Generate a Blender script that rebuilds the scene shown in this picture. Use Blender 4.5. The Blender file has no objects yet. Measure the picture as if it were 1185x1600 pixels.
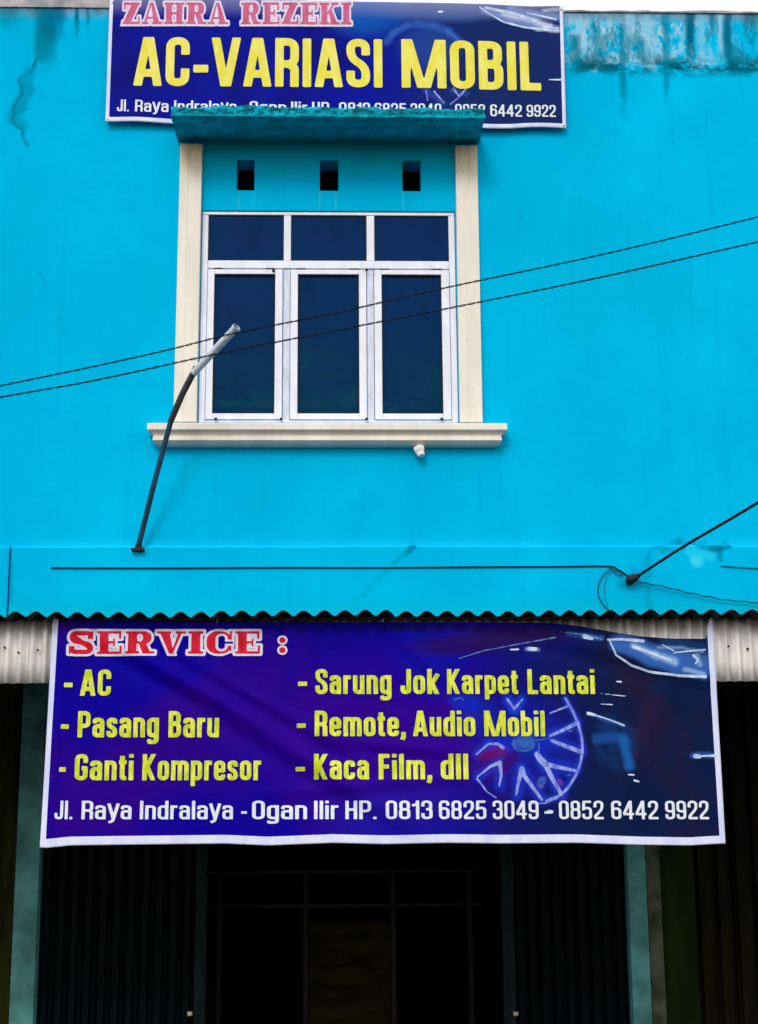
import bpy, math, random
import numpy as np
from mathutils import Vector, noise as mnoise
random.seed(7); rng = np.random.RandomState(7)
C = bpy.context.scene.collection
SC = bpy.context.scene

# ------------------------------------------------------------------ camera, sky, sun, exposure
FPX, CAMY, CAMZ = 2400.0, -9.12, 1.6
TH, PS, RO = math.radians(12.946), math.radians(1.704), math.radians(-0.426)
fw = Vector((math.sin(PS)*math.cos(TH), math.cos(PS)*math.cos(TH), math.sin(TH)))
r0 = Vector((math.cos(PS), -math.sin(PS), 0)); u0 = r0.cross(fw)
cr = r0*math.cos(RO) + u0*math.sin(RO); cu = -r0*math.sin(RO) + u0*math.cos(RO)
cam = bpy.data.cameras.new('camera'); co = bpy.data.objects.new('camera', cam); C.objects.link(co)
co.location = (0, CAMY, CAMZ)
from mathutils import Matrix
co.rotation_euler = Matrix((cr, cu, -fw)).transposed().to_euler()
cam.sensor_fit = 'VERTICAL'; cam.sensor_height = 24; cam.lens = 24*FPX/1600
cam.clip_end = 1500; cam.clip_start = 0.05
SC.camera = co
def P(px, py, Y=0.0):
    """point on the upright plane at depth Y that the photograph shows at pixel px, py"""
    d = fw + cr*((px-592.5)/FPX) - cu*((py-800)/FPX)
    t = (Y-CAMY)/d.y
    return (d.x*t, Y, d.z*t + CAMZ)

SUN_EL, SUN_AZ = 36, 196       # azimuth from +Y clockwise: behind the camera, a little left
world = bpy.data.worlds.new('World'); SC.world = world; world.use_nodes = True
wn = world.node_tree; bg = wn.nodes['Background']
sky = wn.nodes.new('ShaderNodeTexSky'); sky.sky_type = 'NISHITA'; sky.sun_disc = False
sky.sun_elevation = math.radians(SUN_EL); sky.sun_rotation = math.radians(SUN_AZ)
sky.dust_density = 4; sky.air_density = 1.2
mixw = wn.nodes.new('ShaderNodeMix'); mixw.data_type = 'RGBA'; mixw.inputs[0].default_value = 0.7
wn.links.new(sky.outputs[0], mixw.inputs[6]); mixw.inputs[7].default_value = (10.5, 10.3, 10.2, 1)
wn.links.new(mixw.outputs[2], bg.inputs[0]); bg.inputs[1].default_value = 0.12
sd = bpy.data.lights.new('sun', 'SUN'); sd.energy = 0.95; sd.angle = math.radians(16); sd.color = (1, .96, .9)
so = bpy.data.objects.new('sun', sd); C.objects.link(so)
az, el = math.radians(SUN_AZ), math.radians(SUN_EL)
sv = Vector((math.sin(az)*math.cos(el), math.cos(az)*math.cos(el), math.sin(el)))
so.rotation_euler = sv.to_track_quat('Z', 'Y').to_euler(); so.location = (0, -4, 12)
SC.view_settings.view_transform = 'Standard'; SC.view_settings.look = 'None'
SC.view_settings.gamma = 1; SC.view_settings.use_curve_mapping = False
SC.view_settings.exposure = 0.27

# ------------------------------------------------------------------ object helpers
def link(name, data, parent=None, loc=None):
    o = bpy.data.objects.new(name, data); C.objects.link(o)
    if parent is not None:
        o.parent = parent
        base = -Vector(parent.location) if parent.type == 'EMPTY' else Vector((0, 0, 0))
        o.location = base + Vector(loc or (0, 0, 0))
    elif loc: o.location = loc
    return o
def thing(name, label, cat, loc, group=None):
    o = link(name, None, None, loc); o.empty_display_size = .1
    return tag(o, label, cat, group)
def tag(o, label=None, cat=None, group=None, kind=None):
    if label: o['label'] = label
    if cat: o['category'] = cat
    if group: o['group'] = group
    if kind: o['kind'] = kind
    return o
class MB:
    def __init__(s): s.v, s.f, s.m = [], [], []
    def add(s, vs, fs, mi=0):
        n = len(s.v); s.v += [tuple(q) for q in vs]; s.f += [tuple(n+i for i in f) for f in fs]; s.m += [mi]*len(fs); return s
    def box(s, x0, x1, y0, y1, z0, z1, mi=0):
        return s.add([(x0,y0,z0),(x1,y0,z0),(x1,y1,z0),(x0,y1,z0),(x0,y0,z1),(x1,y0,z1),(x1,y1,z1),(x0,y1,z1)],
              [(3,2,1,0),(4,5,6,7),(0,1,5,4),(1,2,6,5),(2,3,7,6),(3,0,4,7)], mi)
    def tube(s, pts, r, n=8, mi=0, cap=True):
        pts = [Vector(p) for p in pts]; rs = r if isinstance(r, (list, tuple)) else [r]*len(pts)
        vs, fs = [], []; up = Vector((.13, .21, 1)).normalized()
        for i, p in enumerate(pts):
            t = (pts[min(i+1, len(pts)-1)]-pts[max(i-1, 0)]).normalized()
            a = t.cross(up)
            if a.length < .05: a = t.cross(Vector((1, 0, 0)))
            a.normalize(); b = t.cross(a)
            for k in range(n):
                an = 2*math.pi*k/n; vs.append(p + (a*math.cos(an)+b*math.sin(an))*rs[i])
        for i in range(len(pts)-1):
            for k in range(n):
                k2 = (k+1) % n; fs.append((i*n+k, i*n+k2, (i+1)*n+k2, (i+1)*n+k))
        if cap: fs.append(tuple(range(n))); fs.append(tuple((len(pts)-1)*n+k for k in range(n-1, -1, -1)))
        return s.add(vs, fs, mi)
    def grid(s, fn, nu, nv, mi=None):
        vs = [fn(i/nu, j/nv) for j in range(nv+1) for i in range(nu+1)]
        for j in range(nv):
            for i in range(nu): pass
        fs = [(j*(nu+1)+i, j*(nu+1)+i+1, (j+1)*(nu+1)+i+1, (j+1)*(nu+1)+i) for j in range(nv) for i in range(nu)]
        return s.add(vs, fs, mi or 0)
    def build(s, name, mats, parent=None, loc=None, bevel=0, smooth=False, label=None):
        me = bpy.data.meshes.new(name); me.from_pydata(s.v, [], s.f)
        for m in (mats if isinstance(mats, (list, tuple)) else [mats]): me.materials.append(m)
        me.polygons.foreach_set('material_index', s.m)
        if smooth: me.polygons.foreach_set('use_smooth', [True]*len(s.f))
        me.validate(); me.update()
        import bmesh
        bm = bmesh.new(); bm.from_mesh(me); bmesh.ops.recalc_face_normals(bm, faces=bm.faces[:])
        bm.to_mesh(me); bm.free()
        o = link(name, me, parent, loc)
        if bevel:
            b = o.modifiers.new('bevel', 'BEVEL'); b.width = bevel; b.segments = 2; b.limit_method = 'ANGLE'
        if label: o['label'] = label
        return o
def copy_of(o, parent, loc):
    c = o.copy(); C.objects.link(c); c.parent = parent; c.location = loc; return c

# ------------------------------------------------------------------ material helpers
class NT:
    def __init__(s, name):
        s.mat = bpy.data.materials.new(name); s.mat.use_nodes = True; s.t = s.mat.node_tree
        s.b = s.t.nodes['Principled BSDF']; s.tc = s.t.nodes.new('ShaderNodeTexCoord')
        s.pos = s.tc.outputs['Object']; s._xyz = None
    def n(s, kind, **kw):
        q = s.t.nodes.new(kind)
        for k, v in kw.items(): setattr(q, k, v)
        return q
    def put(s, sock, v):
        if isinstance(v, bpy.types.NodeSocket): s.t.links.new(v, sock)
        elif isinstance(v, (tuple, list)) and len(v) == 3 and sock.type == 'RGBA': sock.default_value = (*v, 1)
        else: sock.default_value = v
    def math(s, op, a, b=0.0, c=0.0, clamp=False):
        q = s.n('ShaderNodeMath', operation=op, use_clamp=clamp)
        s.put(q.inputs[0], a); s.put(q.inputs[1], b)
        if op in ('MULTIPLY_ADD', 'SMOOTH_MIN', 'SMOOTH_MAX'): s.put(q.inputs[2], c)
        return q.outputs[0]
    def xyz(s):
        if not s._xyz:
            q = s.n('ShaderNodeSeparateXYZ'); s.t.links.new(s.pos, q.inputs[0]); s._xyz = q.outputs
        return s._xyz
    def ramp(s, x, a, b):     # smooth 0..1 as x goes a..b
        q = s.n('ShaderNodeMapRange', interpolation_type='SMOOTHSTEP')
        s.put(q.inputs[0], x); q.inputs[1].default_value = min(a, b); q.inputs[2].default_value = max(a, b)
        q.inputs[3].default_value = 0 if a < b else 1; q.inputs[4].default_value = 1 if a < b else 0
        return q.outputs[0]
    def noise(s, scale, detail=4, rough=.55, stretch=(1, 1, 1), off=0):
        m = s.n('ShaderNodeMapping'); s.t.links.new(s.pos, m.inputs[0])
        m.inputs['Scale'].default_value = stretch; m.inputs['Location'].default_value = (off, off*.7, off*1.3)
        q = s.n('ShaderNodeTexNoise'); s.t.links.new(m.outputs[0], q.inputs[0])
        q.inputs['Scale'].default_value = scale; q.inputs['Detail'].default_value = detail; q.inputs['Roughness'].default_value = rough
        return q.outputs[0]
    def mix(s, f, a, b, blend='MIX'):
        q = s.n('ShaderNodeMix', data_type='RGBA', blend_type=blend)
        s.put(q.inputs[0], f); s.put(q.inputs[6], a); s.put(q.inputs[7], b); return q.outputs[2]
    def blob(s, c, rx, rz):
        X, _, Z = s.xyz()
        a = s.math('MULTIPLY', s.math('SUBTRACT', X, c[0]), 1/rx); b = s.math('MULTIPLY', s.math('SUBTRACT', Z, c[1]), 1/rz)
        return s.ramp(s.math('ADD', s.math('MULTIPLY', a, a), s.math('MULTIPLY', b, b)), 1, 0)
    def bump(s, h, dist=.002, strength=.6):
        q = s.n('ShaderNodeBump'); q.inputs['Distance'].default_value = dist; q.inputs['Strength'].default_value = strength
        s.put(q.inputs['Height'], h); s.t.links.new(q.outputs[0], s.b.inputs['Normal']); return q
    def out(s, col=None, rough=.7, spec=.3, metal=0):
        if col is not None: s.put(s.b.inputs['Base Color'], col)
        s.put(s.b.inputs['Roughness'], rough); s.b.inputs['Specular IOR Level'].default_value = spec
        s.b.inputs['Metallic'].default_value = metal; return s.mat
def simple(name, col, rough=.6, spec=.3, metal=0, var=.15, scale=6, bumpd=.001, stretch=(1, 1, 1)):
    m = NT(name); nz = m.noise(scale, 5, .6, stretch)
    d = tuple(c*(1-var*1.6) for c in col); l = tuple(min(1, c*(1+var)) for c in col)
    c = m.mix(m.ramp(nz, .3, .7), d, l)
    if bumpd: m.bump(m.noise(scale*14, 4), bumpd, .4)
    return m.out(c, rough, spec, metal)
def xz(px, py, Y=0.0):
    p = P(px, py, Y); return (p[0], p[2])

TURQ = (.004, .405, .70)
def wall_material():
    m = NT('turquoise_plaster'); X, _, Z = m.xyz()
    big = m.noise(1.1, 3); mid = m.noise(5, 5, .6, off=3)
    c = m.mix(m.ramp(big, .35, .7), (.0004, .42, .725), (.0006, .475, .800))
    c = m.mix(m.math('MULTIPLY', m.ramp(mid, .45, .75), .32), c, (.0004, .38, .68))
    # lighter roller patches
    c = m.mix(m.math('MULTIPLY', m.ramp(m.noise(2.2, 4, .5, (1, 1, .6), 9), .55, .75), .35), c, (.0006, .52, .86))
    c = m.mix(m.math('MULTIPLY', m.ramp(m.noise(.8, 5, .6, (1, 1, .8), 17), .48, .66), .38), c, (.0004, .385, .60))
    c = m.mix(m.math('MULTIPLY', m.ramp(m.noise(38, 4, .7, (1, 1, .8), 27), .58, .72), .16), c, (.0004, .30, .54))
    c = m.mix(m.math('MULTIPLY', m.ramp(X, -1.2, -2.2), .35), c, (.0004, .38, .66))
    # rain streaks, faint, all over
    st = m.noise(1, 4, .6, (16, 1, .7), 5)
    c = m.mix(m.math('MULTIPLY', m.ramp(st, .54, .72), .13), c, (.0006, .27, .45))
    # weathered parapet band: right of the sign
    band = m.math('MULTIPLY', m.ramp(X, 1.45, 1.6), m.ramp(m.math('ADD', Z, m.math('MULTIPLY', m.noise(6, 5, .6, off=2), -.28)), 6.54, 6.62))
    pale = m.ramp(m.noise(6.5, 9, .72, (1.25, 1, .75), 1), .46, .53)
    fade = m.ramp(X, 2.62, 2.35)
    c = m.mix(m.math('MULTIPLY', m.math('MULTIPLY', band, pale), m.math('MULTIPLY_ADD', fade, .80, .10)), c, (.24, .56, .76))
    c = m.mix(m.math('MULTIPLY', m.math('MULTIPLY', band, m.ramp(m.noise(11, 6, .6, (1, 1, .5), 41), .56, .62)), m.math('MULTIPLY', fade, .7)), c, (.42, .58, .72))
    c = m.mix(m.math('MULTIPLY', m.math('MULTIPLY', band, m.ramp(m.noise(9, 6, .7, (1.2, 1, .45), 14), .47, .57)), .72), c, (.002, .19, .29))
    # dark soot along the band's foot
    foot = m.math('MULTIPLY', m.ramp(X, 1.5, 1.62), m.math('MULTIPLY', m.ramp(Z, 6.60, 6.69), m.ramp(Z, 6.82, 6.70)))
    c = m.mix(m.math('MULTIPLY', foot, m.math('MULTIPLY', m.ramp(m.noise(6, 6, .75, (.8, 1, 1.5), 21), .42, .54), .95)), c, (.001, .09, .13))
    # grimy line just below the coping
    c = m.mix(m.math('MULTIPLY', m.ramp(m.math('ADD', Z, m.math('MULTIPLY', m.noise(7, 5, .7), .12)), 7.05, 7.15), .8), c, (.16, .26, .36))
    # algae under the window hood, pale drips under the vents
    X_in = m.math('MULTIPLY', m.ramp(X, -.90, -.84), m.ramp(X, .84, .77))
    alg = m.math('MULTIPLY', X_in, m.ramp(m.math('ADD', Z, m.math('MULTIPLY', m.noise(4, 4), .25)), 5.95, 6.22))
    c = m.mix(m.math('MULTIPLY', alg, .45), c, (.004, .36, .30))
    # lighter lip above the ledge, greenish damp above the awning
    lip = m.math('MULTIPLY', m.ramp(Z, 3.465, 3.48), m.ramp(Z, 3.55, 3.49))
    c = m.mix(m.math('MULTIPLY', m.math('MULTIPLY', lip, m.ramp(m.noise(1.2, 3, .6, (1, 1, 1), 31), .4, .6)), .35), c, (.008, .54, .84))
    damp = m.ramp(m.math('ADD', Z, m.math('MULTIPLY', m.noise(5, 3), .1)), 3.24, 3.12)
    c = m.mix(m.math('MULTIPLY', damp, .4), c, (.003, .44, .55))
    # local stains, runs and cracks, laid out as an attribute on the plaster
    at = m.n('ShaderNodeAttribute', attribute_name='stain')
    rag = m.ramp(m.math('ADD', m.noise(14, 6, .7, (1, 1, .7), 61), m.math('MULTIPLY_ADD', at.outputs['Alpha'], .35, -.10)), .36, .58)
    c = m.mix(m.math('MULTIPLY', at.outputs['Alpha'], rag), c, at.outputs['Color'])
    # paint thins to grey dirt near the ground
    c = m.mix(m.math('MULTIPLY', m.ramp(Z, 2.9, 1.2), .75), c, (.16, .34, .36))
    hb = m.math('ADD', m.math('MULTIPLY', m.noise(3, 4), 1.0), m.math('MULTIPLY', m.noise(60, 4), .12))
    m.bump(hb, .012, .5)
    return m.out(c, .9, .0)
def stain_list():
    L = []   # (x0, z0, x1, z1, width, colour, strength, wobble, fade down)
    def add(pts, w, col, a, wob=0, fade=0):
        for p, q in zip(pts[:-1], pts[1:]): L.append((*xz(*p), *xz(*q), w, col, a, wob, fade))
    for px, y0, y1, w, col, a in ((1078, -20, 135, .035, (.0004, .11, .19), .95), (1137, -10, 130, .03, (.0004, .12, .21), .9), (1112, 10, 70, .02, (.0004, .18, .31), .8),
              (972, 40, 200, .026, (.0004, .18, .30), .8), (1172, 0, 60, .06, (.0004, .13, .19), .7), (900, 60, 120, .04, (.0004, .18, .28), .8), (1040, 90, 170, .02, (.0004, .2, .33), .7),
              (72, -30, 125, .075, (.0004, .15, .24), .95), (50, -30, 40, .05, (.0004, .13, .18), .8), (90, -20, 66, .06, (.0004, .13, .28), .85), (64, 60, 105, .05, (.0004, .2, .3), .7),
              (119, -20, 72, .016, (.0004, .15, .26), 1), (136, -20, 60, .014, (.0004, .17, .28), .95), (150, -20, 40, .03, (.0004, .2, .3), .7),
              (12, -30, 60, .09, (.0004, .18, .26), .8), (1040, 20, 110, .03, (.0004, .2, .34), .7), (1010, 20, 120, .02, (.2, .5, .7), .7),
              (1095, 20, 110, .03, (.15, .5, .72), .7), (1125, 20, 100, .015, (.25, .55, .75), .9), (985, 20, 70, .04, (.3, .55, .72), .7), (1020, 45, 130, .02, (.2, .5, .7), .6)):
        add([(px, y0), (px+2, y1)], w, col, a, .25, 1)
    for q_, ln in ((-1.10, .55), (-.62, .3), (.35, .25), (1.02, .6), (.71, .35), (-.93, .4)):
        L.append((q_, 4.12, q_+.01, 4.12-ln, .014, (.0006, .25, .40), .2, .2, 1))
    for px in (372, 396, 500, 526, 630, 657): add([(px, 299), (px, 328)], .006, (.05, .62, .82), .6, 0, 0)
    for pts in ([(810, 330), (838, 372), (846, 420), (870, 470)], [(60, 420), (92, 470), (100, 540)], [(905, 620), (930, 700), (926, 760)], [(880, 170), (920, 205), (990, 212)], [(560, 730), (575, 780), (560, 830)]):
        add(pts, .005, (.0004, .22, .38), .35, 1)
    for pts, w, a, col in (([(60, 92), (48, 112), (30, 124)], .010, .9, (.0004, .14, .22)), ([(46, 112), (42, 135), (32, 165), (20, 184)], .05, .75, (.0004, .27, .44)),
              ([(30, 124), (33, 150), (20, 172), (18, 190), (34, 200), (45, 226)], .010, .8, (.0004, .15, .25)), ([(22, 190), (40, 200)], .03, .6, (.0004, .25, .4)),
              ([(646, 853), (637, 864)], .018, .85, (.0004, .13, .24)), ([(640, 860), (614, 884)], .016, .55, (.0004, .25, .38)), ([(606, 892), (555, 942)], .022, .4, (.0004, .32, .45)),
              ([(1012, 858), (1013, 950)], .016, .5, (.0004, .24, .43)), ([(1004, 862), (1005, 950)], .010, .35, (.0004, .24, .43)),
              ([(1022, 856), (1060, 845), (1100, 850), (1122, 858)], .02, .5, (.0004, .23, .40)),
              ([(1112, 858), (1135, 853)], .035, .8, (.0004, .14, .25)), ([(1122, 858), (1123, 876)], .02, .6, (.0004, .16, .28)), ([(1085, 848), (1100, 858)], .016, .6, (.0004, .18, .3)),
              ([(1035, 860), (1065, 858)], .014, .5, (.0004, .24, .40)), ([(1075, 862), (1110, 872)], .03, .6, (.02, .60, .86)), ([(1083, 878), (1088, 880)], .035, .8, (.05, .66, .88)),
              ([(17, 862), (16, 944)], .018, .5, (.0004, .2, .40)), ([(990, 902), (975, 915)], .05, .5, (.0004, .2, .34))):
        add(pts, w, col, a, .6 if w < .02 or pts[0][1] < 200 else .3)
    return L
def add_stains(o, lst=None):
    me = o.data; n = len(me.vertices); co_ = np.empty(n*3); me.vertices.foreach_get('co', co_); co_ = co_.reshape(-1, 3)
    X, Z = co_[:, 0], co_[:, 2]
    nz = np.array([mnoise.fractal((x*9, 1.7, z*9), 1, 2, 3) for x, z in zip(X, Z)]); nz2 = np.array([mnoise.fractal((x*9, 8.3, z*9), 1, 2, 3) for x, z in zip(X, Z)])
    col = np.zeros((n, 3)); al = np.zeros(n)
    for x0, z0, x1, z1, w, c, a, wob, fade in (lst or stain_list()):
        px, pz = X-x0+nz*.03*wob, Z-z0+nz2*.03*wob; dx, dz = x1-x0, z1-z0
        t = np.clip((px*dx+pz*dz)/(dx*dx+dz*dz), 0, 1); d = np.hypot(px-t*dx, pz-t*dz)
        k = np.clip((w*1.5-d)/(w*1.2), 0, 1); k = k*k*(3-2*k)*a
        if fade: k = k*np.clip((1-t)*2.2, 0, 1)
        na = k+al*(1-k); m_ = na > 1e-6
        col[m_] = (np.array(c)*k[m_, None]+col[m_]*(al[m_]*(1-k[m_]))[:, None])/na[m_, None]; al = na
    at = me.color_attributes.new('stain', 'FLOAT_COLOR', 'POINT')
    at.data.foreach_set('color', np.concatenate([col, al[:, None]], 1).astype('f').ravel())
M = {}
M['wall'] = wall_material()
def mossy():
    m = NT('mossy_concrete'); nz = m.noise(12, 6, .7); n2 = m.noise(4, 4, .6, off=4); X, Y, Z = m.xyz()
    c = m.mix(m.ramp(nz, .35, .7), (.0008, .27, .40), (.001, .48, .66))
    c = m.mix(m.math('MULTIPLY', m.ramp(n2, .5, .72), .5), c, (.003, .24, .17))
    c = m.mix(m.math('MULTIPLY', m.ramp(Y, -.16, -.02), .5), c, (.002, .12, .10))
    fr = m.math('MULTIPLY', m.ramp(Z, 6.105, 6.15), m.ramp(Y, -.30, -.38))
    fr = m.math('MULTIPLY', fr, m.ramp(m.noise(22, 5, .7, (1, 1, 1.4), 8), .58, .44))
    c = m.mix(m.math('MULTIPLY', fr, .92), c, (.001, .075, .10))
    m.bump(m.noise(30, 6, .7), .012, .8)
    return m.out(c, .9, .1)
M['moss'] = mossy()
def cream():
    m = NT('cream_paint'); X, Y, Z = m.xyz()
    c = m.mix(m.ramp(m.noise(3, 4, .6, (3, 1, .6)), .35, .7), (.70, .67, .60), (.79, .76, .68))
    top = m.math('MULTIPLY', m.ramp(m.math('ADD', Z, m.math('MULTIPLY', m.noise(9, 4), .25)), 5.95, 6.24), .7)
    c = m.mix(top, c, (.55, .40, .16))
    c = m.mix(m.math('MULTIPLY', m.ramp(m.noise(14, 5, .7, (4, 1, .5), 3), .6, .8), .3), c, (.48, .42, .30))
    c = m.mix(m.math('MULTIPLY', m.ramp(m.noise(45, 3, .6, off=33), .70, .76), .7), c, (.30, .28, .24))
    m.bump(m.noise(25, 4), .005, .6)
    return m.out(c, .6, .2)
M['cream'] = cream()
M['alu'] = simple('white_aluminium', (.74, .78, .90), .45, .4, 0, .06, 5, .0004, (3, 1, 1))
M['alu_dull'] = simple('weathered_aluminium', (.62, .68, .82), .5, .3, 0, .10, 8, .0006, (6, 1, 1))
M['rubber'] = simple('black_gasket', (.01, .012, .016), .7)
def glass():
    m = NT('dark_blue_film_glass')
    X, Y, Z = m.xyz()  # noise mixes below paint faint reflections into the pane colour
    c = m.mix(m.ramp(Z, 4.2, 5.2), (.0002, .026, .075), (.0002, .024, .105))
    c = m.mix(m.math('MULTIPLY', m.ramp(m.noise(3, 5, .6, (1, 1, 3)), .5, .75), m.ramp(Z, 5.0, 4.5)), c, (.0008, .042, .075))
    c = m.mix(m.math('MULTIPLY', m.ramp(m.noise(2.4, 6, .65, (1.6, 1, 5), 13), .48, .68), m.ramp(Z, 4.85, 4.3)), c, (.0012, .048, .080))
    c = m.mix(m.math('MULTIPLY', m.ramp(m.noise(7, 5, .7, (1, 1, .3), 19), .50, .75), .5), c, (.0008, .012, .045))
    m.bump(m.noise(2.2, 3), .006, .3)
    return m.out(c, .12, .03)
M['glass'] = glass()
def zinc(name, a, b, rust):
    m = NT(name); X, Y, Z = m.xyz()
    c = m.mix(m.ramp(m.noise(7, 5, .6, (2, 1, .6)), .35, .7), a, b)
    top = m.ramp(m.math('ADD', Z, m.math('MULTIPLY', m.noise(16, 5, .7), .14)), 2.66, 2.78)
    c = m.mix(m.math('MULTIPLY', top, rust), c, (.10, .06, .015))
    c = m.mix(m.math('MULTIPLY', m.ramp(m.noise(30, 5, .8, (2, 1, .4), 6), .58, .72), .5), c, (.20, .14, .08))
    c = m.mix(m.math('MULTIPLY', m.ramp(m.noise(1, 5, .7, (60, 1, 2), 12), .50, .66), .45), c, (.24, .21, .17))
    return m.out(c, .5, .3, .0)
M['fascia'] = zinc('pale_painted_zinc', (.62, .61, .60), (.82, .81, .80), .95)
M['roof'] = simple('dark_zinc_roof', (.03, .045, .05), .6, .3, 0, .3, 8)
M['wood'] = simple('old_brown_timber', (.10, .065, .05), .8, .2, 0, .3, 9, .002, (1, 6, 6))
M['wood_dark'] = simple('dark_timber_rafter', (.03, .02, .015), .85, .2, 0, .3, 9)
M['gate'] = simple('dark_steel_gate_paint', (.0012, .0045, .0068), .6, .04, 0, .35, 7, .001, (4, 1, .4))
M['gate_edge'] = simple('grey_green_steel_stile', (.006, .016, .019), .55, .06, 0, .3, 6, .001, (3, 1, .5))
M['pillar'] = simple('worn_turquoise_pillar_plaster', (.10, .31, .31), .85, .08, 0, .25, 5, .004)
M['pillar_dirt'] = simple('brown_stained_pillar_plaster', (.07, .085, .055), .85, .05, 0, .4, 8, .004)
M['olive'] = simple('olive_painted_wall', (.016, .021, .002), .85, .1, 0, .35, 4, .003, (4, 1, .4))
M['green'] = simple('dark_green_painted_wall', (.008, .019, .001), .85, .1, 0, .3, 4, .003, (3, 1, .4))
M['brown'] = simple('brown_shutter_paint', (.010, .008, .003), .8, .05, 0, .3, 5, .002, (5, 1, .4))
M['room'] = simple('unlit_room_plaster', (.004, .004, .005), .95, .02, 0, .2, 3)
M['room_frame'] = simple('pinkish_door_frame_paint', (.022, .016, .022), .7, .1)
M['room_door'] = simple('old_brown_door', (.017, .013, .004), .85, .05, 0, .4, 4, .002, (1, 1, 3))
M['steel'] = simple('dark_painted_pipe', (.045, .038, .045), .5, .4, 0, .35, 12, .0006)
M['steel_blue'] = simple('blue_grey_pipe_paint', (.003, .045, .095), .6, .4, 0, .3, 12, .0006)
M['galv'] = simple('pale_galvanised_pipe', (.58, .63, .74), .4, .5, 0, .15, 20, .0006)
M['black'] = simple('black_cable_sheath', (.004, .010, .016), .7, .1, 0, .2, 20)
M['wallcable'] = simple('dusty_blue_black_cable', (.003, .028, .055), .6, .3, 0, .3, 20)
M['knobwhite'] = simple('white_plastic', (.75, .75, .74), .4, .5, 0, .06, 20, 0)
M['metal'] = simple('bright_latch_metal', (.55, .52, .40), .35, .6, .6, .1, 20, 0)
def concrete(name, a, b):
    m = NT(name); c = m.mix(m.ramp(m.noise(6, 6, .7), .35, .7), a, b); m.bump(m.noise(30, 6, .7), .006, .7); return m.out(c, .9, .1)
M['coping'] = concrete('weathered_coping_cement', (.24, .26, .31), (.52, .49, .50))
M['asphalt'] = concrete('street_asphalt', (.035, .035, .036), (.06, .058, .055))
M['floor'] = concrete('terrace_cement', (.045, .045, .043), (.07, .068, .062))

# ------------------------------------------------------------------ setting: ground
MB().box(-200, 200, -220, -3.2, -.4, 0).build('road', M['asphalt']); tag(bpy.data.objects['road'], kind='structure')
MB().box(-60, 60, -3.196, 3.2, -.4, .12).build('pavement', M['floor'], bevel=.01); tag(bpy.data.objects['pavement'], kind='structure')
MB().box(-200, 200, 3.204, 220, -.4, -.01).build('ground', M['asphalt']); tag(bpy.data.objects['ground'], kind='structure')

# ------------------------------------------------------------------ the shophouse
T = .16
house = thing('shophouse', 'turquoise plastered two storey shophouse front with one tripartite window', 'building', (0, .1, .12))
HX0, HX1, HZ1 = -5.2, 5.4, 7.085
WX0, WX1, WZ0, WZ1 = -.842, .771, 4.262, 5.668
vents = [(P(370, 274)[0], P(398, 274)[0]), (P(500, 274)[0], P(529, 274)[0]), (P(629, 274)[0], P(658, 274)[0])]
VZ0, VZ1 = 5.806, 6.018
holes = [(WX0, WX1, WZ0, WZ1)] + [(a, b, VZ0, VZ1) for a, b in vents]
ZL = 2.86
openings = [(-1.69, 1.69, .12, ZL), (-4.9, -1.83, .12, ZL), (1.80, 5.1, .12, ZL)]
def sheet_wall(name, x0, x1, z0, z1, y0, y1, cut, mat, parent, fine=.013):
    xs = sorted({x0, x1} | {c[0] for c in cut} | {c[1] for c in cut} | set(np.arange(math.ceil(x0*2)/2+.01, x1, .5).round(3)))
    zs = sorted({z0, z1} | {c[2] for c in cut} | {c[3] for c in cut} | set(np.arange(math.ceil(z0*2)/2+.013, z1, .5).round(3)))
    if fine:
        def dense(v, a, b):
            o = [v[0]]
            for p, q_ in zip(v[:-1], v[1:]):
                k = max(1, int((q_-p)/fine)) if a < (p+q_)/2 < b else 1
                o += [p+(q_-p)*(i+1)/k for i in range(k)]
            return o
        xs = dense(xs, -2.35, 2.95); zs = dense(zs, 3.3, 7.2)
    xs = [x for x in xs if x0 <= x <= x1]; zs = [z for z in zs if z0 <= z <= z1]
    nx, nz = len(xs)-1, len(zs)-1
    def solid(i, j):
        if not (0 <= i < nx and 0 <= j < nz): return False
        cx, cz = (xs[i]+xs[i+1])/2, (zs[j]+zs[j+1])/2
        return not any(a < cx < b and c < cz < d for a, b, c, d in cut)
    vid = {}; vs = []; fs = []
    def V(i, j, k):
        if (i, j, k) not in vid: vid[(i, j, k)] = len(vs); vs.append((xs[i], (y0, y1)[k], zs[j]))
        return vid[(i, j, k)]
    for i in range(nx):
        for j in range(nz):
            if not solid(i, j): continue
            fs.append((V(i,j,0), V(i+1,j,0), V(i+1,j+1,0), V(i,j+1,0))); fs.append((V(i,j,1), V(i,j+1,1), V(i+1,j+1,1), V(i+1,j,1)))
            if not solid(i-1, j): fs.append((V(i,j,0), V(i,j+1,0), V(i,j+1,1), V(i,j,1)))
            if not solid(i+1, j): fs.append((V(i+1,j,0), V(i+1,j,1), V(i+1,j+1,1), V(i+1,j+1,0)))
            if not solid(i, j-1): fs.append((V(i,j,0), V(i,j,1), V(i+1,j,1), V(i+1,j,0)))
            if not solid(i, j+1): fs.append((V(i,j+1,0), V(i+1,j+1,0), V(i+1,j+1,1), V(i,j+1,1)))
    return MB().add(vs, fs).build(name, mat, parent)
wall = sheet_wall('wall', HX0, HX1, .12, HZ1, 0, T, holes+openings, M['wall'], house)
add_stains(wall)
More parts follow.
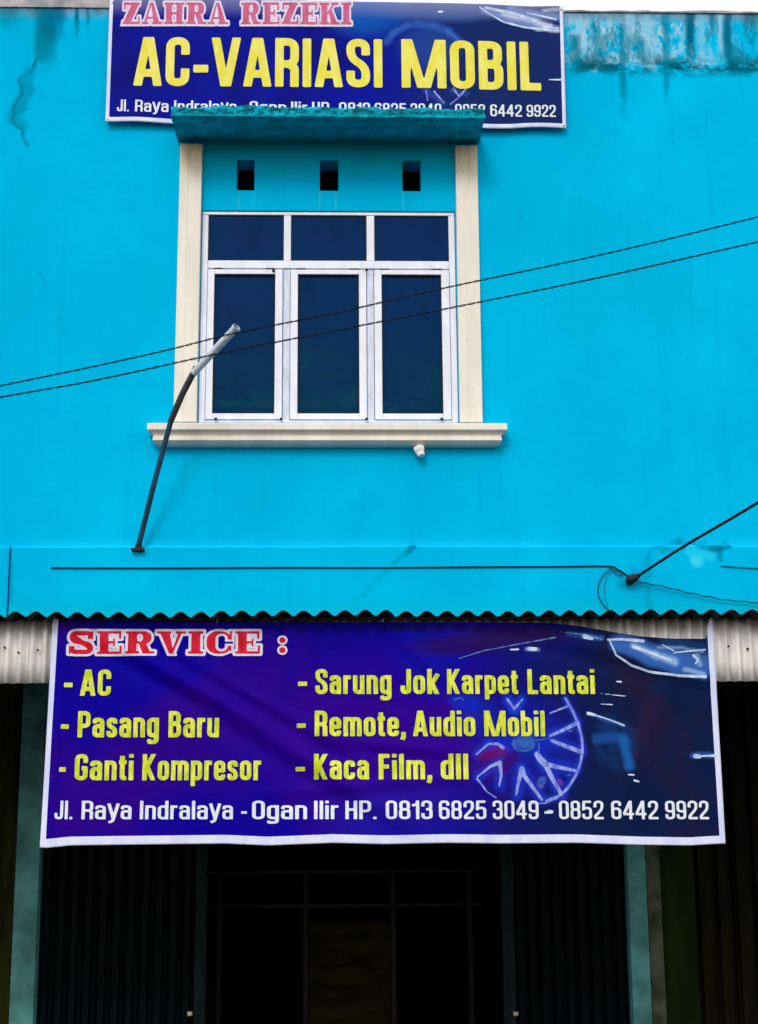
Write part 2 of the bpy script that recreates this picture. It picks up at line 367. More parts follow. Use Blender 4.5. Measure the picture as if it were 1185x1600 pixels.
# rooms behind the openings
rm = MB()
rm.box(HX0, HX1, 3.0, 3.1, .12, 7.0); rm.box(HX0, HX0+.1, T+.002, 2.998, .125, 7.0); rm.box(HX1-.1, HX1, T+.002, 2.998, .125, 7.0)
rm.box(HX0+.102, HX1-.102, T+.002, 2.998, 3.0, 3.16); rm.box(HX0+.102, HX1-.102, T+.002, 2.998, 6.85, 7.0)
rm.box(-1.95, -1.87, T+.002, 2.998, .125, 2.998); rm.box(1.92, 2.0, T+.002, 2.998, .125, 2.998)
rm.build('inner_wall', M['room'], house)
# coping, uneven
cp = MB(); n = 120
def cop(u, k):
    x = HX0-.04+(HX1-HX0+.08)*u
    h = (7.104 if x > .2 else 7.112) + .012*mnoise.noise((x*2.2, 0, 1)) + .006*mnoise.noise((x*9, 3, 1)) + (.05 if x < -.25 else .05*max(0, 1-(x+.25)/.35))
    yo = .012*mnoise.noise((x*7, 5, 2))
    return [(x, -.012+yo*.5, 7.086), (x, -.014+yo*.6, h-.008), (x, .0+yo, h), (x, .2, h+.01), (x, .2, 7.086)][k]
vs = [cop(i/n, k) for i in range(n+1) for k in range(5)]
fs = [(i*5+k, i*5+(k+1) % 5, (i+1)*5+(k+1) % 5, (i+1)*5+k) for i in range(n) for k in range(5)] + [(0, 1, 2, 3, 4), tuple(n*5+k for k in (4, 3, 2, 1, 0))]
cp.add(vs, fs).build('coping', M['coping'], house)
# ledge band above the awning: one length per house unit, joints left open
for a, b in ((-5.2, -1.948), (-1.936, 5.4)):
    lb = MB(); prof = [(-.002, 3.485), (-.018, 3.484), (-.034, 3.470)]+[(-.034-.002*k/36, 3.470-.54*k/36) for k in range(1, 37)]+[(-.002, 2.925)]
    K = len(prof); nn = max(2, int((b-a)/.014)); vs = []
    for i in range(nn+1):
        x = a+(b-a)*i/nn
        w_ = .006*mnoise.noise((x*1.3, 7, 3))
        for (y, z) in prof: vs.append((x, y+.003*mnoise.noise((x*1.7, z, 3)), z+w_*(z > 3.45)))
    fs = [(i*K+k, i*K+k+1, (i+1)*K+k+1, (i+1)*K+k) for i in range(nn) for k in range(K-1)] + [tuple(range(K)), tuple(nn*K+k for k in range(K-1, -1, -1))]
    add_stains(lb.add(vs, fs).build('ledge_band', M['wall'], house))
# pillars either side of the shop front
for a, b, m_ in ((-1.828, -1.692, 'pillar'), (1.692, 1.80, 'pillar')):
    MB().box(a, b, -.035, .3, .125, 2.91).build('pillar', M[m_], house, bevel=.006)
MB().box(1.803, 1.885, -.022, .3, .125, 2.91).build('pillar_return', M['pillar_dirt'], house, bevel=.005)
# neighbouring fronts under the awning
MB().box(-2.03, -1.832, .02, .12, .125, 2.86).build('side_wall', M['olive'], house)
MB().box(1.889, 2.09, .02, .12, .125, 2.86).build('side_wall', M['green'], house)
def gate(x0, x1, n, mat, edge_mat, name='folding_gate', y=.05, edges=()):
    go = MB().box(x0, x1, y-.03, y+.05, 2.80, 2.855).build(name, edge_mat, house, bevel=.002)
    MB().box(x0, x1, y-.02, y+.04, .125, .15).build('bottom_track', edge_mat, go, bevel=.002)
    for e in edges: MB().box(e[0], e[1], y-.035, y+.035, .152, 2.798).build('stile', edge_mat, go, bevel=.002)

    w = (x1-x0-sum(e[1]-e[0] for e in edges))/n; xs0 = x0 if not edges or edges[0][0] > x0+.01 else edges[0][1]
    # one pleat: U-shaped channel strip
    s = MB(); pr = [(-.5, .018), (-.38, .012), (-.30, -.020), (.12, -.024), (.20, .006), (.46, .012), (.5, .018)]
    vs = [(p[0]*w*.985, p[1], z) for z in (.155, 2.795) for p in pr]; k = len(pr)
    s.add(vs, [(i, i+1, k+i+1, k+i) for i in range(k-1)])
    first = None
    for i in range(n):
        cx = xs0+w*(i+.5)
        if first is None: first = s.build('slat', mat, go, (cx, y, 0)); sol = first.modifiers.new('thickness', 'SOLIDIFY'); sol.thickness = .0015
        else:
            c = copy_of(first, go, (cx, y+.006*math.sin(i*2.1), 0)); c.rotation_euler.z = math.radians(4*math.sin(i*1.7))
    return go
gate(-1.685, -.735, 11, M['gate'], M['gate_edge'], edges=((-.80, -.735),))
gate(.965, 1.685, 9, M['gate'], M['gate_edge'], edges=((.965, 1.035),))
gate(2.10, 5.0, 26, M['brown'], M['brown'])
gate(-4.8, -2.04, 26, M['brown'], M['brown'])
for px in (297, 806):
    p = P(px, 1584, .0)
    l = MB(); l.box(p[0]-.014, p[0]+.014, -.006, .012, p[2]-.012, p[2]+.012); l.tube([(p[0], -.02, p[2]), (p[0], .0, p[2])], .012, 8)
    l.build('latch', M['metal'], house, bevel=.002)
# partition with door inside the shop
YI = .95
q = lambda px, py: P(px, py, YI)
pt = MB(); fw_ = .022
xa, xb = q(345, 1450)[0], q(745, 1450)[0]
for py in (1362, 1415):
    z = q(540, py)[2]; pt.box(xa-.1, xb+.05, YI-.03, YI+.03, z-fw_/2, z+fw_/2)
z_ = q(540, 1415)[2]-.012; zt = q(540, 1362)[2]-.012
for px in (343, 478, 615, 735):
    x = q(px, 1480)[0]; pt.box(x-.015, x+.015, YI-.028, YI+.028, .13, z_)
    pt.box(x-.012, x+.012, YI-.028, YI+.028, z_+.026, zt)
part_ = pt.build('door_partition', M['room_frame'], house)
MB().box(q(478, 1480)[0]+.02, q(615, 1480)[0]-.02, YI-.02, YI+.02, .13, q(540, 1441)[2]).build('inner_door', M['room_door'], part_, bevel=.003)
MB().box(-.72-.9, q(343, 1480)[0]-.02, YI-.02, YI+.02, .13, 2.99).build('inner_wall', M['room'], part_)

# window surround ----------------------------------------------------
def casing(x0, x1, x2, x3, z0, z1):
    c = MB(); y = -.045
    # fluted flat strip: three shallow planes
    a = (x1-x0)
    pr = [(0, 0), (0, y), (.36, y), (.42, y+.003), (.60, y+.003), (.66, y), (1, y), (1, 0)]
    vs = [(x0+a*p[0] if z == z0 else x2+(x3-x2)*p[0], p[1], z) for z in (z0, z1) for p in pr]; k = len(pr)
    c.add(vs, [(i, i+1, k+i+1, k+i) for i in range(k-1)]+[tuple(range(k-1, -1, -1)), tuple(range(k, 2*k))])
    return c.build('window_casing', M['cream'], house, bevel=.003)
casing(-.987, -.846, -.983, -.843, 4.256, 6.106)
casing(.774, .914, .778, .919, 4.256, 6.106)
sl = MB()
def tier(lv):   # stack of outlines (x0, x1, front y, z) joined into a moulding
    vs, fs = [], []
    for x0, x1, y, z in lv: vs += [(x0, -.001, z), (x0, y, z), (x1, y, z), (x1, -.001, z)]
    for i in range(len(lv)-1):
        for k in range(3): fs.append((i*4+k, i*4+k+1, (i+1)*4+k+1, (i+1)*4+k))
    fs.append((0, 1, 2, 3)); n_ = (len(lv)-1)*4; fs.append((n_+3, n_+2, n_+1, n_)); sl.add(vs, fs)
sx0, sx1 = P(231, 668, -.12)[0], P(792, 668, -.12)[0]
zt_ = P(500, 661, -.12)[2]
tier([(sx0, sx1, -.118, zt_), (sx0-.003, sx1+.003, -.121, zt_-.006), (sx0-.003, sx1+.003, -.121, zt_-.040), (sx0+.004, sx1-.004, -.114, zt_-.046),
      (sx0+.018, sx1-.018, -.100, zt_-.052), (sx0+.030, sx1-.030, -.088, zt_-.066), (sx0+.034, sx1-.034, -.085, zt_-.076),
      (sx0+.030, sx1-.030, -.092, zt_-.079), (sx0+.028, sx1-.028, -.094, zt_-.100), (sx0+.034, sx1-.034, -.086, zt_-.106), (sx0+.05, sx1-.05, -.07, zt_-.116), (sx0+.06, sx1-.06, -.05, zt_-.124)])
sl.build('window_sill', M['cream'], house)
# hood slab, rough mossy edge
nx_, ny_, nz_ = 150, 20, 6
hx0, hx1 = -1.006, .934
def hoodpt(u, v):   # v runs round the section: wall bottom -> front bottom -> front top -> back top
    secs = [(0, -.002, 6.142), (.45, -.385, 6.112), (.50, -.400, 6.116), (.62, -.404, 6.165), (.68, -.392, 6.185), (1, -.002, 6.205)]
    for i in range(len(secs)-1):
        if v <= secs[i+1][0]+1e-9:
            f = (v-secs[i][0])/(secs[i+1][0]-secs[i][0]); y = secs[i][1]+(secs[i+1][1]-secs[i][1])*f; z = secs[i][2]+(secs[i+1][2]-secs[i][2])*f; break
    x = hx0+(hx1-hx0)*u
    k = min(1, max(0, -y-.1)/.2); q_ = mnoise.fractal((x*9, y*9, z*14), 1, 2, 4)
    up = max(0, (z-6.14)/.04)
    z += .012*q_*k*min(1, up) + .004*q_*k; y += .010*mnoise.fractal((x*8+5, y*8, z*10), 1, 2, 4)*k
    x += .008*mnoise.noise((x*2+y*9, z*20, 4))*(1 if u in (0, 1) else .2)
    return (x, y, z)
nv_ = 60
hb = MB().grid(hoodpt, nx_, nv_)
row = nx_+1
hb.f.append(tuple(j*row for j in range(nv_, -1, -1))); hb.m.append(0)
hb.f.append(tuple(j*row+nx_ for j in range(nv_+1))); hb.m.append(0)
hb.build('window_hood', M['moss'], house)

# the window itself: frame (part) > sash, pane, mullion, glazing gasket
YW = .03
wq = lambda px, py: xz(px, py, YW)
fz1 = WZ1-.003; fz0 = WZ0+.003; fx0, fx1 = WX0+.003, WX1-.003
zt0 = wq(500, 338)[1]; zt1, zt2 = wq(500, 409)[1], wq(500, 422)[1]
up = [(wq(326, 370)[0], wq(444, 370)[0]), (wq(455, 370)[0], wq(573, 370)[0]), (wq(585, 370)[0], wq(701, 370)[0])]
lo = [(wq(334, 540)[0], wq(430, 540)[0]), (wq(465.5, 540)[0], wq(561.5, 540)[0]), (wq(597, 540)[0], wq(691, 540)[0])]
lz0, lz1 = wq(500, 648)[1], wq(500, 431)[1]
fr = MB()
fr.box(fx0, fx1, YW-.02, YW+.05, zt0, fz1)                      # head
fr.box(fx0, up[0][0], YW-.018, YW+.05, fz0, zt0-.001); fr.box(up[2][1], fx1, YW-.018, YW+.05, fz0, zt0-.001)
fr.box(up[0][0]+.001, up[2][1]-.001, YW-.019, YW+.05, zt2+.004, zt1)       # transom
fr.box(up[0][0]+.001, up[2][1]-.001, YW-.019, YW+.05, fz0, fz0+.018)       # bottom rail
win = fr.build('window', M['alu'], house, bevel=.003)
for a, b in ((up[0][1], up[1][0]), (up[1][1], up[2][0])):
    MB().box(a, b, YW-.017, YW+.05, zt1+.001, zt0-.001).build('mullion', M['alu'], win, bevel=.003)
bounds = [up[0][0], (lo[0][1]+lo[1][0])/2, (lo[1][1]+lo[2][0])/2, up[2][1]]
for i in (1, 2):
    c0 = bounds[i]; MB().box(c0-.022, c0+.022, YW-.008, YW+.05, fz0+.019, zt2+.003).build('mullion', M['alu_dull'], win, bevel=.003)
for i in range(3):
    x0, x1 = bounds[i]+(.025 if i else .003), bounds[i+1]-(.025 if i < 2 else .003)
    a, b = lo[i]
    s = MB(); yb0, yb1 = YW-.030, YW+.02; z0_, z1_ = fz0+.020, zt2-.008
    s.box(x0, a, yb0, yb1, z0_, z1_); s.box(b, x1, yb0, yb1, z0_, z1_)
    s.box(a+.0005, b-.0005, yb0+.001, yb1, z0_, lz0); s.box(a+.0005, b-.0005, yb0+.001, yb1, lz1, z1_)
    s.build('sash', M['alu'], win, bevel=.003)
    gk = MB(); gw = .006
    for (g0, g1, h0, h1) in ((a, a+gw, lz0, lz1), (b-gw, b, lz0, lz1), (a+gw, b-gw, lz0, lz0+gw), (a+gw, b-gw, lz1-gw, lz1)): gk.box(g0, g1, YW-.018, YW, h0, h1)
    gk.build('gasket', M['rubber'], win)
    MB().box(a+.001, b-.001, YW-.006, YW-.001, lz0+.001, lz1-.001).build('pane', M['glass'], win)
    a, b = up[i]
    gk = MB()
    for (g0, g1, h0, h1) in ((a, a+gw, zt1, zt0), (b-gw, b, zt1, zt0), (a+gw, b-gw, zt1, zt1+gw), (a+gw, b-gw, zt0-gw, zt0)): gk.box(g0, g1, YW-.010, YW, h0, h1)
    gk.build('gasket', M['rubber'], win)
    MB().box(a+.001, b-.001, YW-.006, YW-.001, zt1+.001, zt0-.001).build('pane', M['glass'], win)
    # friction stays: dark slots in the gap over the sash
    hz = zt2-.003
    for f in (.08, .78):
        hx = x0+(x1-x0)*f; MB().box(hx, hx+.055, YW-.024, YW-.009, hz-.004, hz+.005).build('hinge', M['gate_edge'], win)

for px, py in ((573, 657), (440, 657), (690, 657), (338, 657), (573, 425), (428, 426)):
    a, b = wq(px, py); MB().box(a-.008, a+.008, YW-.042, YW-.031, b-.007, b+.006).build('catch', M['gate_edge'], win, bevel=.001)
# ------------------------------------------------------------------ awning
aw = thing('awning', 'low corrugated zinc awning with pale fascia across the shop front', 'awning', (0, -1.2, 2.7))
YF = -2.26; YR = YF-.15; ZF = P(590, 955, YR)[2]; pitch = .0905; slope = .035
x_phase = P(121, 950, YR)[0]
def roofsheet(xa, xb, dy, dz):
    def f(u, v):
        x = xa+(xb-xa)*u; y = YR+dy + (-YR-.075-dy)*v
        return (x, y, ZF-.008+.0125*(lambda c_: c_-.2*c_*c_)(math.cos(2*math.pi*(x-x_phase)/pitch))+slope*(y-YR)+dz + .005*mnoise.noise((x*1.5, y, 2)) + .0035*mnoise.noise((x*7, y*2, 5)))
    return MB().grid(f, int((xb-xa)/pitch*12), 6)
xs_ = [x_phase-pitch/2+pitch*k for k in range(-33, 50, 8)]
for i, (a, b) in enumerate(zip(xs_[:-1], xs_[1:])):
    o = roofsheet(a, b+pitch*.9, .012*math.sin(i*2.3), .0025*(i % 2)).build('roof_sheet', M['roof'], aw, smooth=True)
    sm = o.modifiers.new('thickness', 'SOLIDIFY'); sm.thickness = .0014
XA, XB = xs_[0], xs_[-1]
# rafters, purlins, front beam
def rz(y): return ZF-.034+slope*(y-YR)
for x in (-3.2, -2.2, -1.1, 0.0, 1.1, 2.2, 3.2):
    MB().add([(x+a, y, rz(y)+h-.035) for a in (-.025, .025) for y in (YF+.035, -.04) for h in (-.035, .028)],
             [(0,1,3,2),(4,6,7,5),(0,4,5,1),(2,3,7,6),(0,2,6,4),(1,5,7,3)]).build('rafter', M['wood_dark'], aw)
for y in (-1.6, -.8, -.06): MB().box(XA, XB, y-.02, y+.02, rz(y)-.006, rz(y)+.008).build('purlin', M['wood_dark'], aw)
zb = P(500, 967, YF-.03)[2]
MB().box(XA+.02, XB-.02, YF-.006, YF+.03, zb-.075, zb-.004).build('front_beam', M['wood_dark'], aw)
bt = MB(); bx0, bx1 = P(86, 967, YF-.035)[0], P(905, 967, YF-.035)[0]
bt.box(bx0, bx1, YF-.05, YF-.03, zb-.008, zb+.003).build('batten', M['wood'], aw, bevel=.002)
# vertical corrugated fascia sheets
zf0 = P(590, 1066, YF-.02)[2]
fp = .0545
def fas(xa, xb, z1, z0, ph):
    def f(u, v):
        x = xa+(xb-xa)*u
        return (x, YF-.026+.0125*math.cos(2*math.pi*(x-ph)/fp)*(1-.25*mnoise.noise((x*3, 2, 9))), z0+(z1-z0)*v + (.0018*mnoise.noise((x*30, 1, 1)) if v == 0 else 0))
    return MB().grid(f, int((xb-xa)/fp*10), 3)
fx = [-3.8, -3.15, -2.5, -1.86, -1.262, -.62, .02, .66, 1.30, 1.945, 2.59, 3.24, 3.9]
for i, (a, b) in enumerate(zip(fx[:-1], fx[1:])):
    o = fas(a, b+.02, zb-.001, zf0+.003*math.sin(i*3.), a).build('fascia_sheet', M['fascia'], aw, smooth=True)
    o.location.y += .0015*(i % 2); sm = o.modifiers.new('thickness', 'SOLIDIFY'); sm.thickness = .001
nm = MB()
for px, py in ((60, 1016), (1138, 1010), (30, 1020), (8, 1012), (1168, 1014)):
    p = P(px, py, YF-.03); nm.tube([(p[0], YF-.043, p[2]), (p[0], YF-.026, p[2])], .005, 6)
nm.build('nail_heads', M['rubber'], aw)['kind'] = 'stuff'
for x in (XA+.1, XB-.1):
    MB().box(x-.04, x+.04, YF+.035, YF+.115, .125, zb-.08).build('post', M['wood_dark'], aw, bevel=.004)

# ------------------------------------------------------------------ lettering: strokes on a fine grid, contoured to real outlines
def f_box(X, Y, a, b, w):
    ax, ay = a; bx, by = b; L = math.hypot(bx-ax, by-ay) or 1e-6; ux, uy = (bx-ax)/L, (by-ay)/L
    px, py = X-(ax+bx)/2, Y-(ay+by)/2
    dx = np.abs(px*ux+py*uy)-L/2; dy = np.abs(-px*uy+py*ux)-w/2
    return np.minimum(np.maximum(dx, dy), 0)+np.hypot(np.maximum(dx, 0), np.maximum(dy, 0))
def f_path(X, Y, pts, w):
    d = np.full_like(X, 9.)
    for a, b in zip(pts[:-1], pts[1:]): d = np.minimum(d, f_box(X, Y, a, b, w))
    for p in pts[1:-1]: d = np.minimum(d, np.hypot(X-p[0], Y-p[1])-w/2)
    return d
def rp(pts, r, closed=False):
    """polyline with rounded corners; a point may carry its own radius"""
    n = len(pts); out = []
    rng_ = range(n) if closed else range(1, n-1)
    if not closed: out.append(pts[0][:2])
    for i in rng_:
        p = np.array(pts[i][:2], float); a = np.array(pts[i-1][:2], float); b = np.array(pts[(i+1) % n][:2], float)
        rr = pts[i][2] if len(pts[i]) > 2 else r
        u = a-p; v = b-p; lu, lv = np.linalg.norm(u), np.linalg.norm(v); u /= lu; v /= lv
        t = min(rr, lu*.5, lv*.5)
        if rr <= .001: out.append(tuple(p)); continue
        for k in range(7):
            s = k/6; out.append(tuple((p+u*t)*(1-s)**2+2*p*s*(1-s)+(p+v*t)*s*s))
    if closed: out.append(out[0])
    else: out.append(pts[-1][:2])
    o2 = [out[0]]
    for p in out[1:]:
        if math.hypot(p[0]-o2[-1][0], p[1]-o2[-1][1]) > 1e-4: o2.append(p)
    return o2
def contour(F, xs, ys, iso=0.0):
    vid = {}; vs = []; fs = []; G = F-iso; ins = G < 0
    act = ins[:-1, :-1] | ins[1:, :-1] | ins[:-1, 1:] | ins[1:, 1:]
    def vc(j, i):
        k = (j, i)
        if k not in vid: vid[k] = len(vs); vs.append((xs[i], ys[j]))
        return vid[k]
    def ve(j, i, j2, i2):
        k = (j, i, j2, i2) if (j, i) < (j2, i2) else (j2, i2, j, i)
        if k not in vid:
            g0, g1 = G[j, i], G[j2, i2]; t = min(.97, max(.03, g0/(g0-g1)))
            vid[k] = len(vs); vs.append((xs[i]+(xs[i2]-xs[i])*t, ys[j]+(ys[j2]-ys[j])*t))
        return vid[k]
    for j, i in zip(*np.nonzero(act)):
        cs = [(j, i), (j, i+1), (j+1, i+1), (j+1, i)]; poly = []
        for k in range(4):
            a, b = cs[k], cs[(k+1) % 4]
            if ins[a]: poly.append(vc(*a))
            if ins[a] != ins[b]: poly.append(ve(*a, *b))
        if len(poly) > 2: fs.append(tuple(poly))
    return vs, fs
XH = .75
def glyph(ch, w):
    """returns (advance width, list of paths, clip lo, clip hi, extra boxes)"""
    h = w/2; W = .43; L, R, B, T = h, W-h, h, 1-h; xt = XH-h; PA = []; lo, hi = 0, 1; EX = []
    r = .16
    def p(*pts, r=r, closed=False): PA.append(rp(list(pts), r, closed))
    def s(x, y0, y1): PA.append([(x, y0), (x, y1)])
    if ch == 'A': W = .50; p((h*.95-.02, -.1), (W/2, 1.12), r=0); p((W-h*.95+.02, -.1), (W/2, 1.12), r=0); p((.1, .26), (W-.1, .26))
    elif ch == 'V': W = .50; p((h*.9-.03, 1.12), (W/2, -.1), r=0); p((W-h*.9+.03, 1.12), (W/2, -.1), r=0)
    elif ch == 'B': s(L, 0, 1); p((L, B), (R, B), (R, .51), (L, .51), r=.14); p((L, .53), (R-.015, .53), (R-.015, T), (L, T), r=.13)
    elif ch == 'C': p((R, .64), (R, T), (L, T), (L, B), (R, B), (R, .36))
    elif ch == 'G': p((R, .66), (R, T), (L, T), (L, B), (R, B), (R, .46, .001), (W*.52, .46))
    elif ch == 'S': p((R, .66), (R, T), (L, T), (L, .60), (R, .42), (R, B), (L, B), (L, .34))
    elif ch == 'O' or ch == '0': p((L, B), (L, T), (R, T), (R, B), closed=True)
    elif ch == 'I': W = w; s(h, 0, 1)
    elif ch == 'l': W = w; s(h, 0, 1)
    elif ch == 'i': W = w; s(h, 0, XH); s(h, .86, 1)
    elif ch == 'L': W = .36; s(L, 0, 1); p((L, B), (W, B))
    elif ch == 'M': W = .78; s(L, 0, 1); s(W-h, 0, 1); PA.append([(h+.01, 1.1), (W/2-.01, -.12)]); PA.append([(W-h-.01, 1.1), (W/2+.01, -.12)])
    elif ch == 'P': s(L, 0, 1); p((L, .44), (R, .44), (R, T), (L, T), r=.15)
    elif ch == 'F': W = .37; s(L, 0, 1); p((L, T), (W, T)); p((L, .50), (W-.03, .50))
    elif ch == 'H': s(L, 0, 1); s(R, 0, 1); p((L, .52), (R, .52))
    elif ch == 'R': s(L, 0, 1); p((L, .47), (R, .47), (R, T), (L, T), r=.14); p((R-.13, .47), (R, .42), (R, 0), r=.08)
    elif ch == 'K': W = .46; s(L, 0, 1); p((L-.02, .30), (W-.03, 1.1), r=0); p((.17, .52), (W-h*.8+.02, -.1), r=0)
    elif ch == 'J': W = .36; R = W-h; p((R, 1), (R, B), (L, B), (L, .34))
    elif ch == 'a': hi = XH; W = .40; R = W-h; p((L, .54), (L, xt), (R, xt), (R, 0), r=.13); p((R, .43), (L, .43), (L, B), (R, B), r=.11)
    elif ch == 'c': W = .38; R = W-h; p((R, .50), (R, xt), (L, xt), (L, B), (R, B), (R, .27), r=.13)
    elif ch == 'e': W = .40; R = W-h; p((R, .22), (R, B), (L, B), (L, xt), (R, xt), (R, .37, .001), (L, .37), r=.13)
    elif ch == 'o': W = .40; R = W-h; p((L, B), (L, xt), (R, xt), (R, B), r=.14, closed=True)
    elif ch == 'd': W = .40; R = W-h; s(R, 0, 1); p((R, B), (L, B), (L, xt), (R, xt), r=.14)
    elif ch == 'b': W = .40; R = W-h; s(L, 0, 1); p((L, B), (R, B), (R, xt), (L, xt), r=.14)
    elif ch == 'p': W = .40; R = W-h; lo = -.22; s(L, -.22, XH); p((L, B), (R, B), (R, xt), (L, xt), r=.14)
    elif ch == 'g': W = .40; R = W-h; lo = -.25; p((R, B), (L, B), (L, xt), (R, xt), r=.14); p((R, XH), (R, -.18), (L, -.18), (L, -.09), r=.12)
    elif ch == 'n': W = .40; R = W-h; s(L, 0, XH); p((L, xt), (R, xt), (R, 0), r=.15)
    elif ch == 'm': W = .62; s(L, 0, XH); p((L, xt), (W/2, xt), (W/2, 0), r=.13); p((W/2, xt), (W-h, xt), (W-h, 0), r=.13)
    elif ch == 'u': W = .40; R = W-h; s(R, 0, XH); p((L, XH), (L, B), (R, B), r=.15)
    elif ch == 'r': W = .27; s(L, 0, XH); p((L, .5), (L+.02, xt), (W, xt-.005), r=.13)
    elif ch == 's': W = .37; R = W-h; p((R, .52), (R, xt), (L, xt), (L, .44), (R, .32), (R, B), (L, B), (L, .24), r=.11)
    elif ch == 't': W = .25; s(.11, .12, .93); p((.11, .3), (.11, B), (W, B), r=.08); p((0, XH-h*.8), (W, XH-h*.8))
    elif ch == 'k': W = .41; s(L, 0, 1); p((L, .27), (W-.05, .80), r=0); p((.16, .42), (W-h*.8+.02, -.1), r=0)
    elif ch == 'y': W = .41; lo = -.24; p((h*.8-.02, .85), (W/2+.01, .02), r=0); p((W-h*.8+.02, .85), (W/2-.01, -.08), (.04, -.17), r=.06)
    elif ch == '1': W = .27; s(W-h, 0, 1); p((0, .73), (W-h-.03, .80), (W-h, .98), r=.05)
    elif ch == '2': p((L, .64), (L, T), (R, T), (R, .56), (L+.01, .17), (L+.01, B, .001), (W, B), r=.15)
    elif ch == '3': p((L, .68), (L, T), (R-.01, T), (R-.01, .53), (W*.42, .53), r=.14); p((W*.42, .53), (R, .53), (R, B), (L, B), (L, .32), r=.14)
    elif ch == '4': W = .46; s(W-.14, 0, 1); p((W-.14, 1.0), (.04, .30), r=0); p((0, .28), (W, .28))
    elif ch == '5': p((W-.03, T), (L+.02, T, .001), (L, .48)); p((L, .50), (L, .60), (R, .60), (R, B), (L, B), (L, .30), r=.14)
    elif ch == '6': p((R, .72), (R, T), (L, T), (L, B), (R, B), (R, .57), (L, .57), r=.15)
    elif ch == '9': p((L, .28), (L, B), (R, B), (R, T), (L, T), (L, .43), (R, .43), r=.15)
    elif ch == '8': p((L, B), (L, .52), (R, .52), (R, B), r=.13, closed=True); p((L+.012, .52), (L+.012, T), (R-.012, T), (R-.012, .52), r=.13, closed=True)
    elif ch == '-': W = .27; p((0, .36), (W, .36))
    elif ch == '.': W = w*1.05; p((h, 0), (h, w*1.05))
    elif ch == ',': W = w*1.1; lo = -.2; p((h, 0), (h, w*1.05)); PA.append([(h+.01, .02), (h-.04, -.14)])
    if ch in 'aceou': lo, hi = min(lo, 0), XH
    return W, PA, lo, hi
gcache = {}
def glyph_mesh(ch, w, res):
    k = (ch, w, res)
    if k not in gcache:
        W, PA, lo, hi = glyph(ch, w)
        xs = np.linspace(-.03, W+.03, max(6, int((W+.06)*res))); ys = np.linspace(lo-.03, hi+.03, int((hi-lo+.06)*res))
        X, Y = np.meshgrid(xs, ys); F = np.full_like(X, 9.)
        for pa in PA: F = np.minimum(F, f_path(X, Y, pa, w))
        F = np.maximum(F, np.maximum(lo-Y, Y-hi))
        gcache[k] = (W, *contour(F, xs, ys))
    return gcache[k]
# slab letters: added and cut primitives
def slab(ch):
    R_ = []; add = lambda *a: R_.append(('r', 1, a)); poly = lambda *a: R_.append(('p', 1, a)); rr = lambda *a: R_.append(('o', 1, a)); cut = lambda *a: R_.append(('o', -1, a)); cutr = lambda *a: R_.append(('r', -1, a))
    st = .13; W = 1.0
    if ch == 'E': add(.12,0,.47,1); add(.02,1-st,.93,1); add(.02,0,.96,st); add(.4,.44,.70,.57); add(.62,.32,.71,.69); add(.82,.64,.93,1); add(.85,0,.96,.38); W = .98
    elif ch == 'I': add(.12,0,.48,1); add(.01,1-st,.59,1); add(.01,0,.59,st); W = .6
    elif ch == 'R': add(.12,0,.47,1); add(.02,1-st,.6,1); add(.02,0,.57,st); rr(.3,.43,1.0,1,.27); cut(.47,.55,.66,.88,.12); add(.12,0,.47,1); poly((.5,.48),(.80,.48),(1.0,0),(.68,0)); add(.66,0,1.12,st); W = 1.12
    elif ch == 'V': poly((.08,1),(.47,1),(.66,.0),(.46,0)); poly((.80,1),(.95,1),(.62,0),(.52,0)); add(0,1-st,.54,1); add(.68,1-st,1.08,1); W = 1.08
    elif ch == 'A': poly((.46,1),(.62,1),(1.02,0),(.66,0)); poly((.44,1),(.54,1),(.24,0),(.10,0)); add(0,0,.40,st); add(.56,0,1.12,st); add(.26,.24,.74,.35); W = 1.12
    elif ch == 'C': rr(.02,0,.98,1,.42); cut(.38,.13,.80,.87,.2); cutr(.62,.36,1.1,.62); add(.87,.62,.98,1.0); add(.87,0.12,.96,.36); W = 1.0
    elif ch == 'S': R_.append(('s', 1, (rp([(.82,.64),(.82,.90),(.15,.90),(.15,.58),(.82,.42),(.82,.10),(.15,.10),(.15,.36)], .26), .22))); add(.84,.64,.93,1); add(.03,0,.12,.36); poly((.1,.72),(.3,.82),(.95,.30),(.72,.2)); W = .97
    elif ch == 'Z': add(.06,1-st-.01,.92,1); add(.02,0,.96,st+.01); poly((.52,1),(.92,1),(.44,0),(.02,0)); add(.06,.66,.17,1); add(.85,0,.96,.36); W = .98
    elif ch == 'H': add(.12,0,.46,1); add(.68,0,1.02,1); add(.02,1-st,.56,1); add(.02,0,.56,st); add(.58,1-st,1.12,1); add(.58,0,1.12,st); add(.4,.43,.75,.57); W = 1.14
    elif ch == 'K': add(.12,0,.47,1); add(.02,1-st,.57,1); add(.02,0,.57,st); poly((.82,1),(.95,1),(.48,.42),(.42,.52)); poly((.50,.60),(.68,.74),(1.04,0),(.68,0)); add(.66,1-st,1.06,1); add(.6,0,1.14,st); W = 1.14
    elif ch == ':': rr(.04,.04,.36,.36,.15); rr(.04,.56,.36,.88,.15); W = .4
    return W, R_
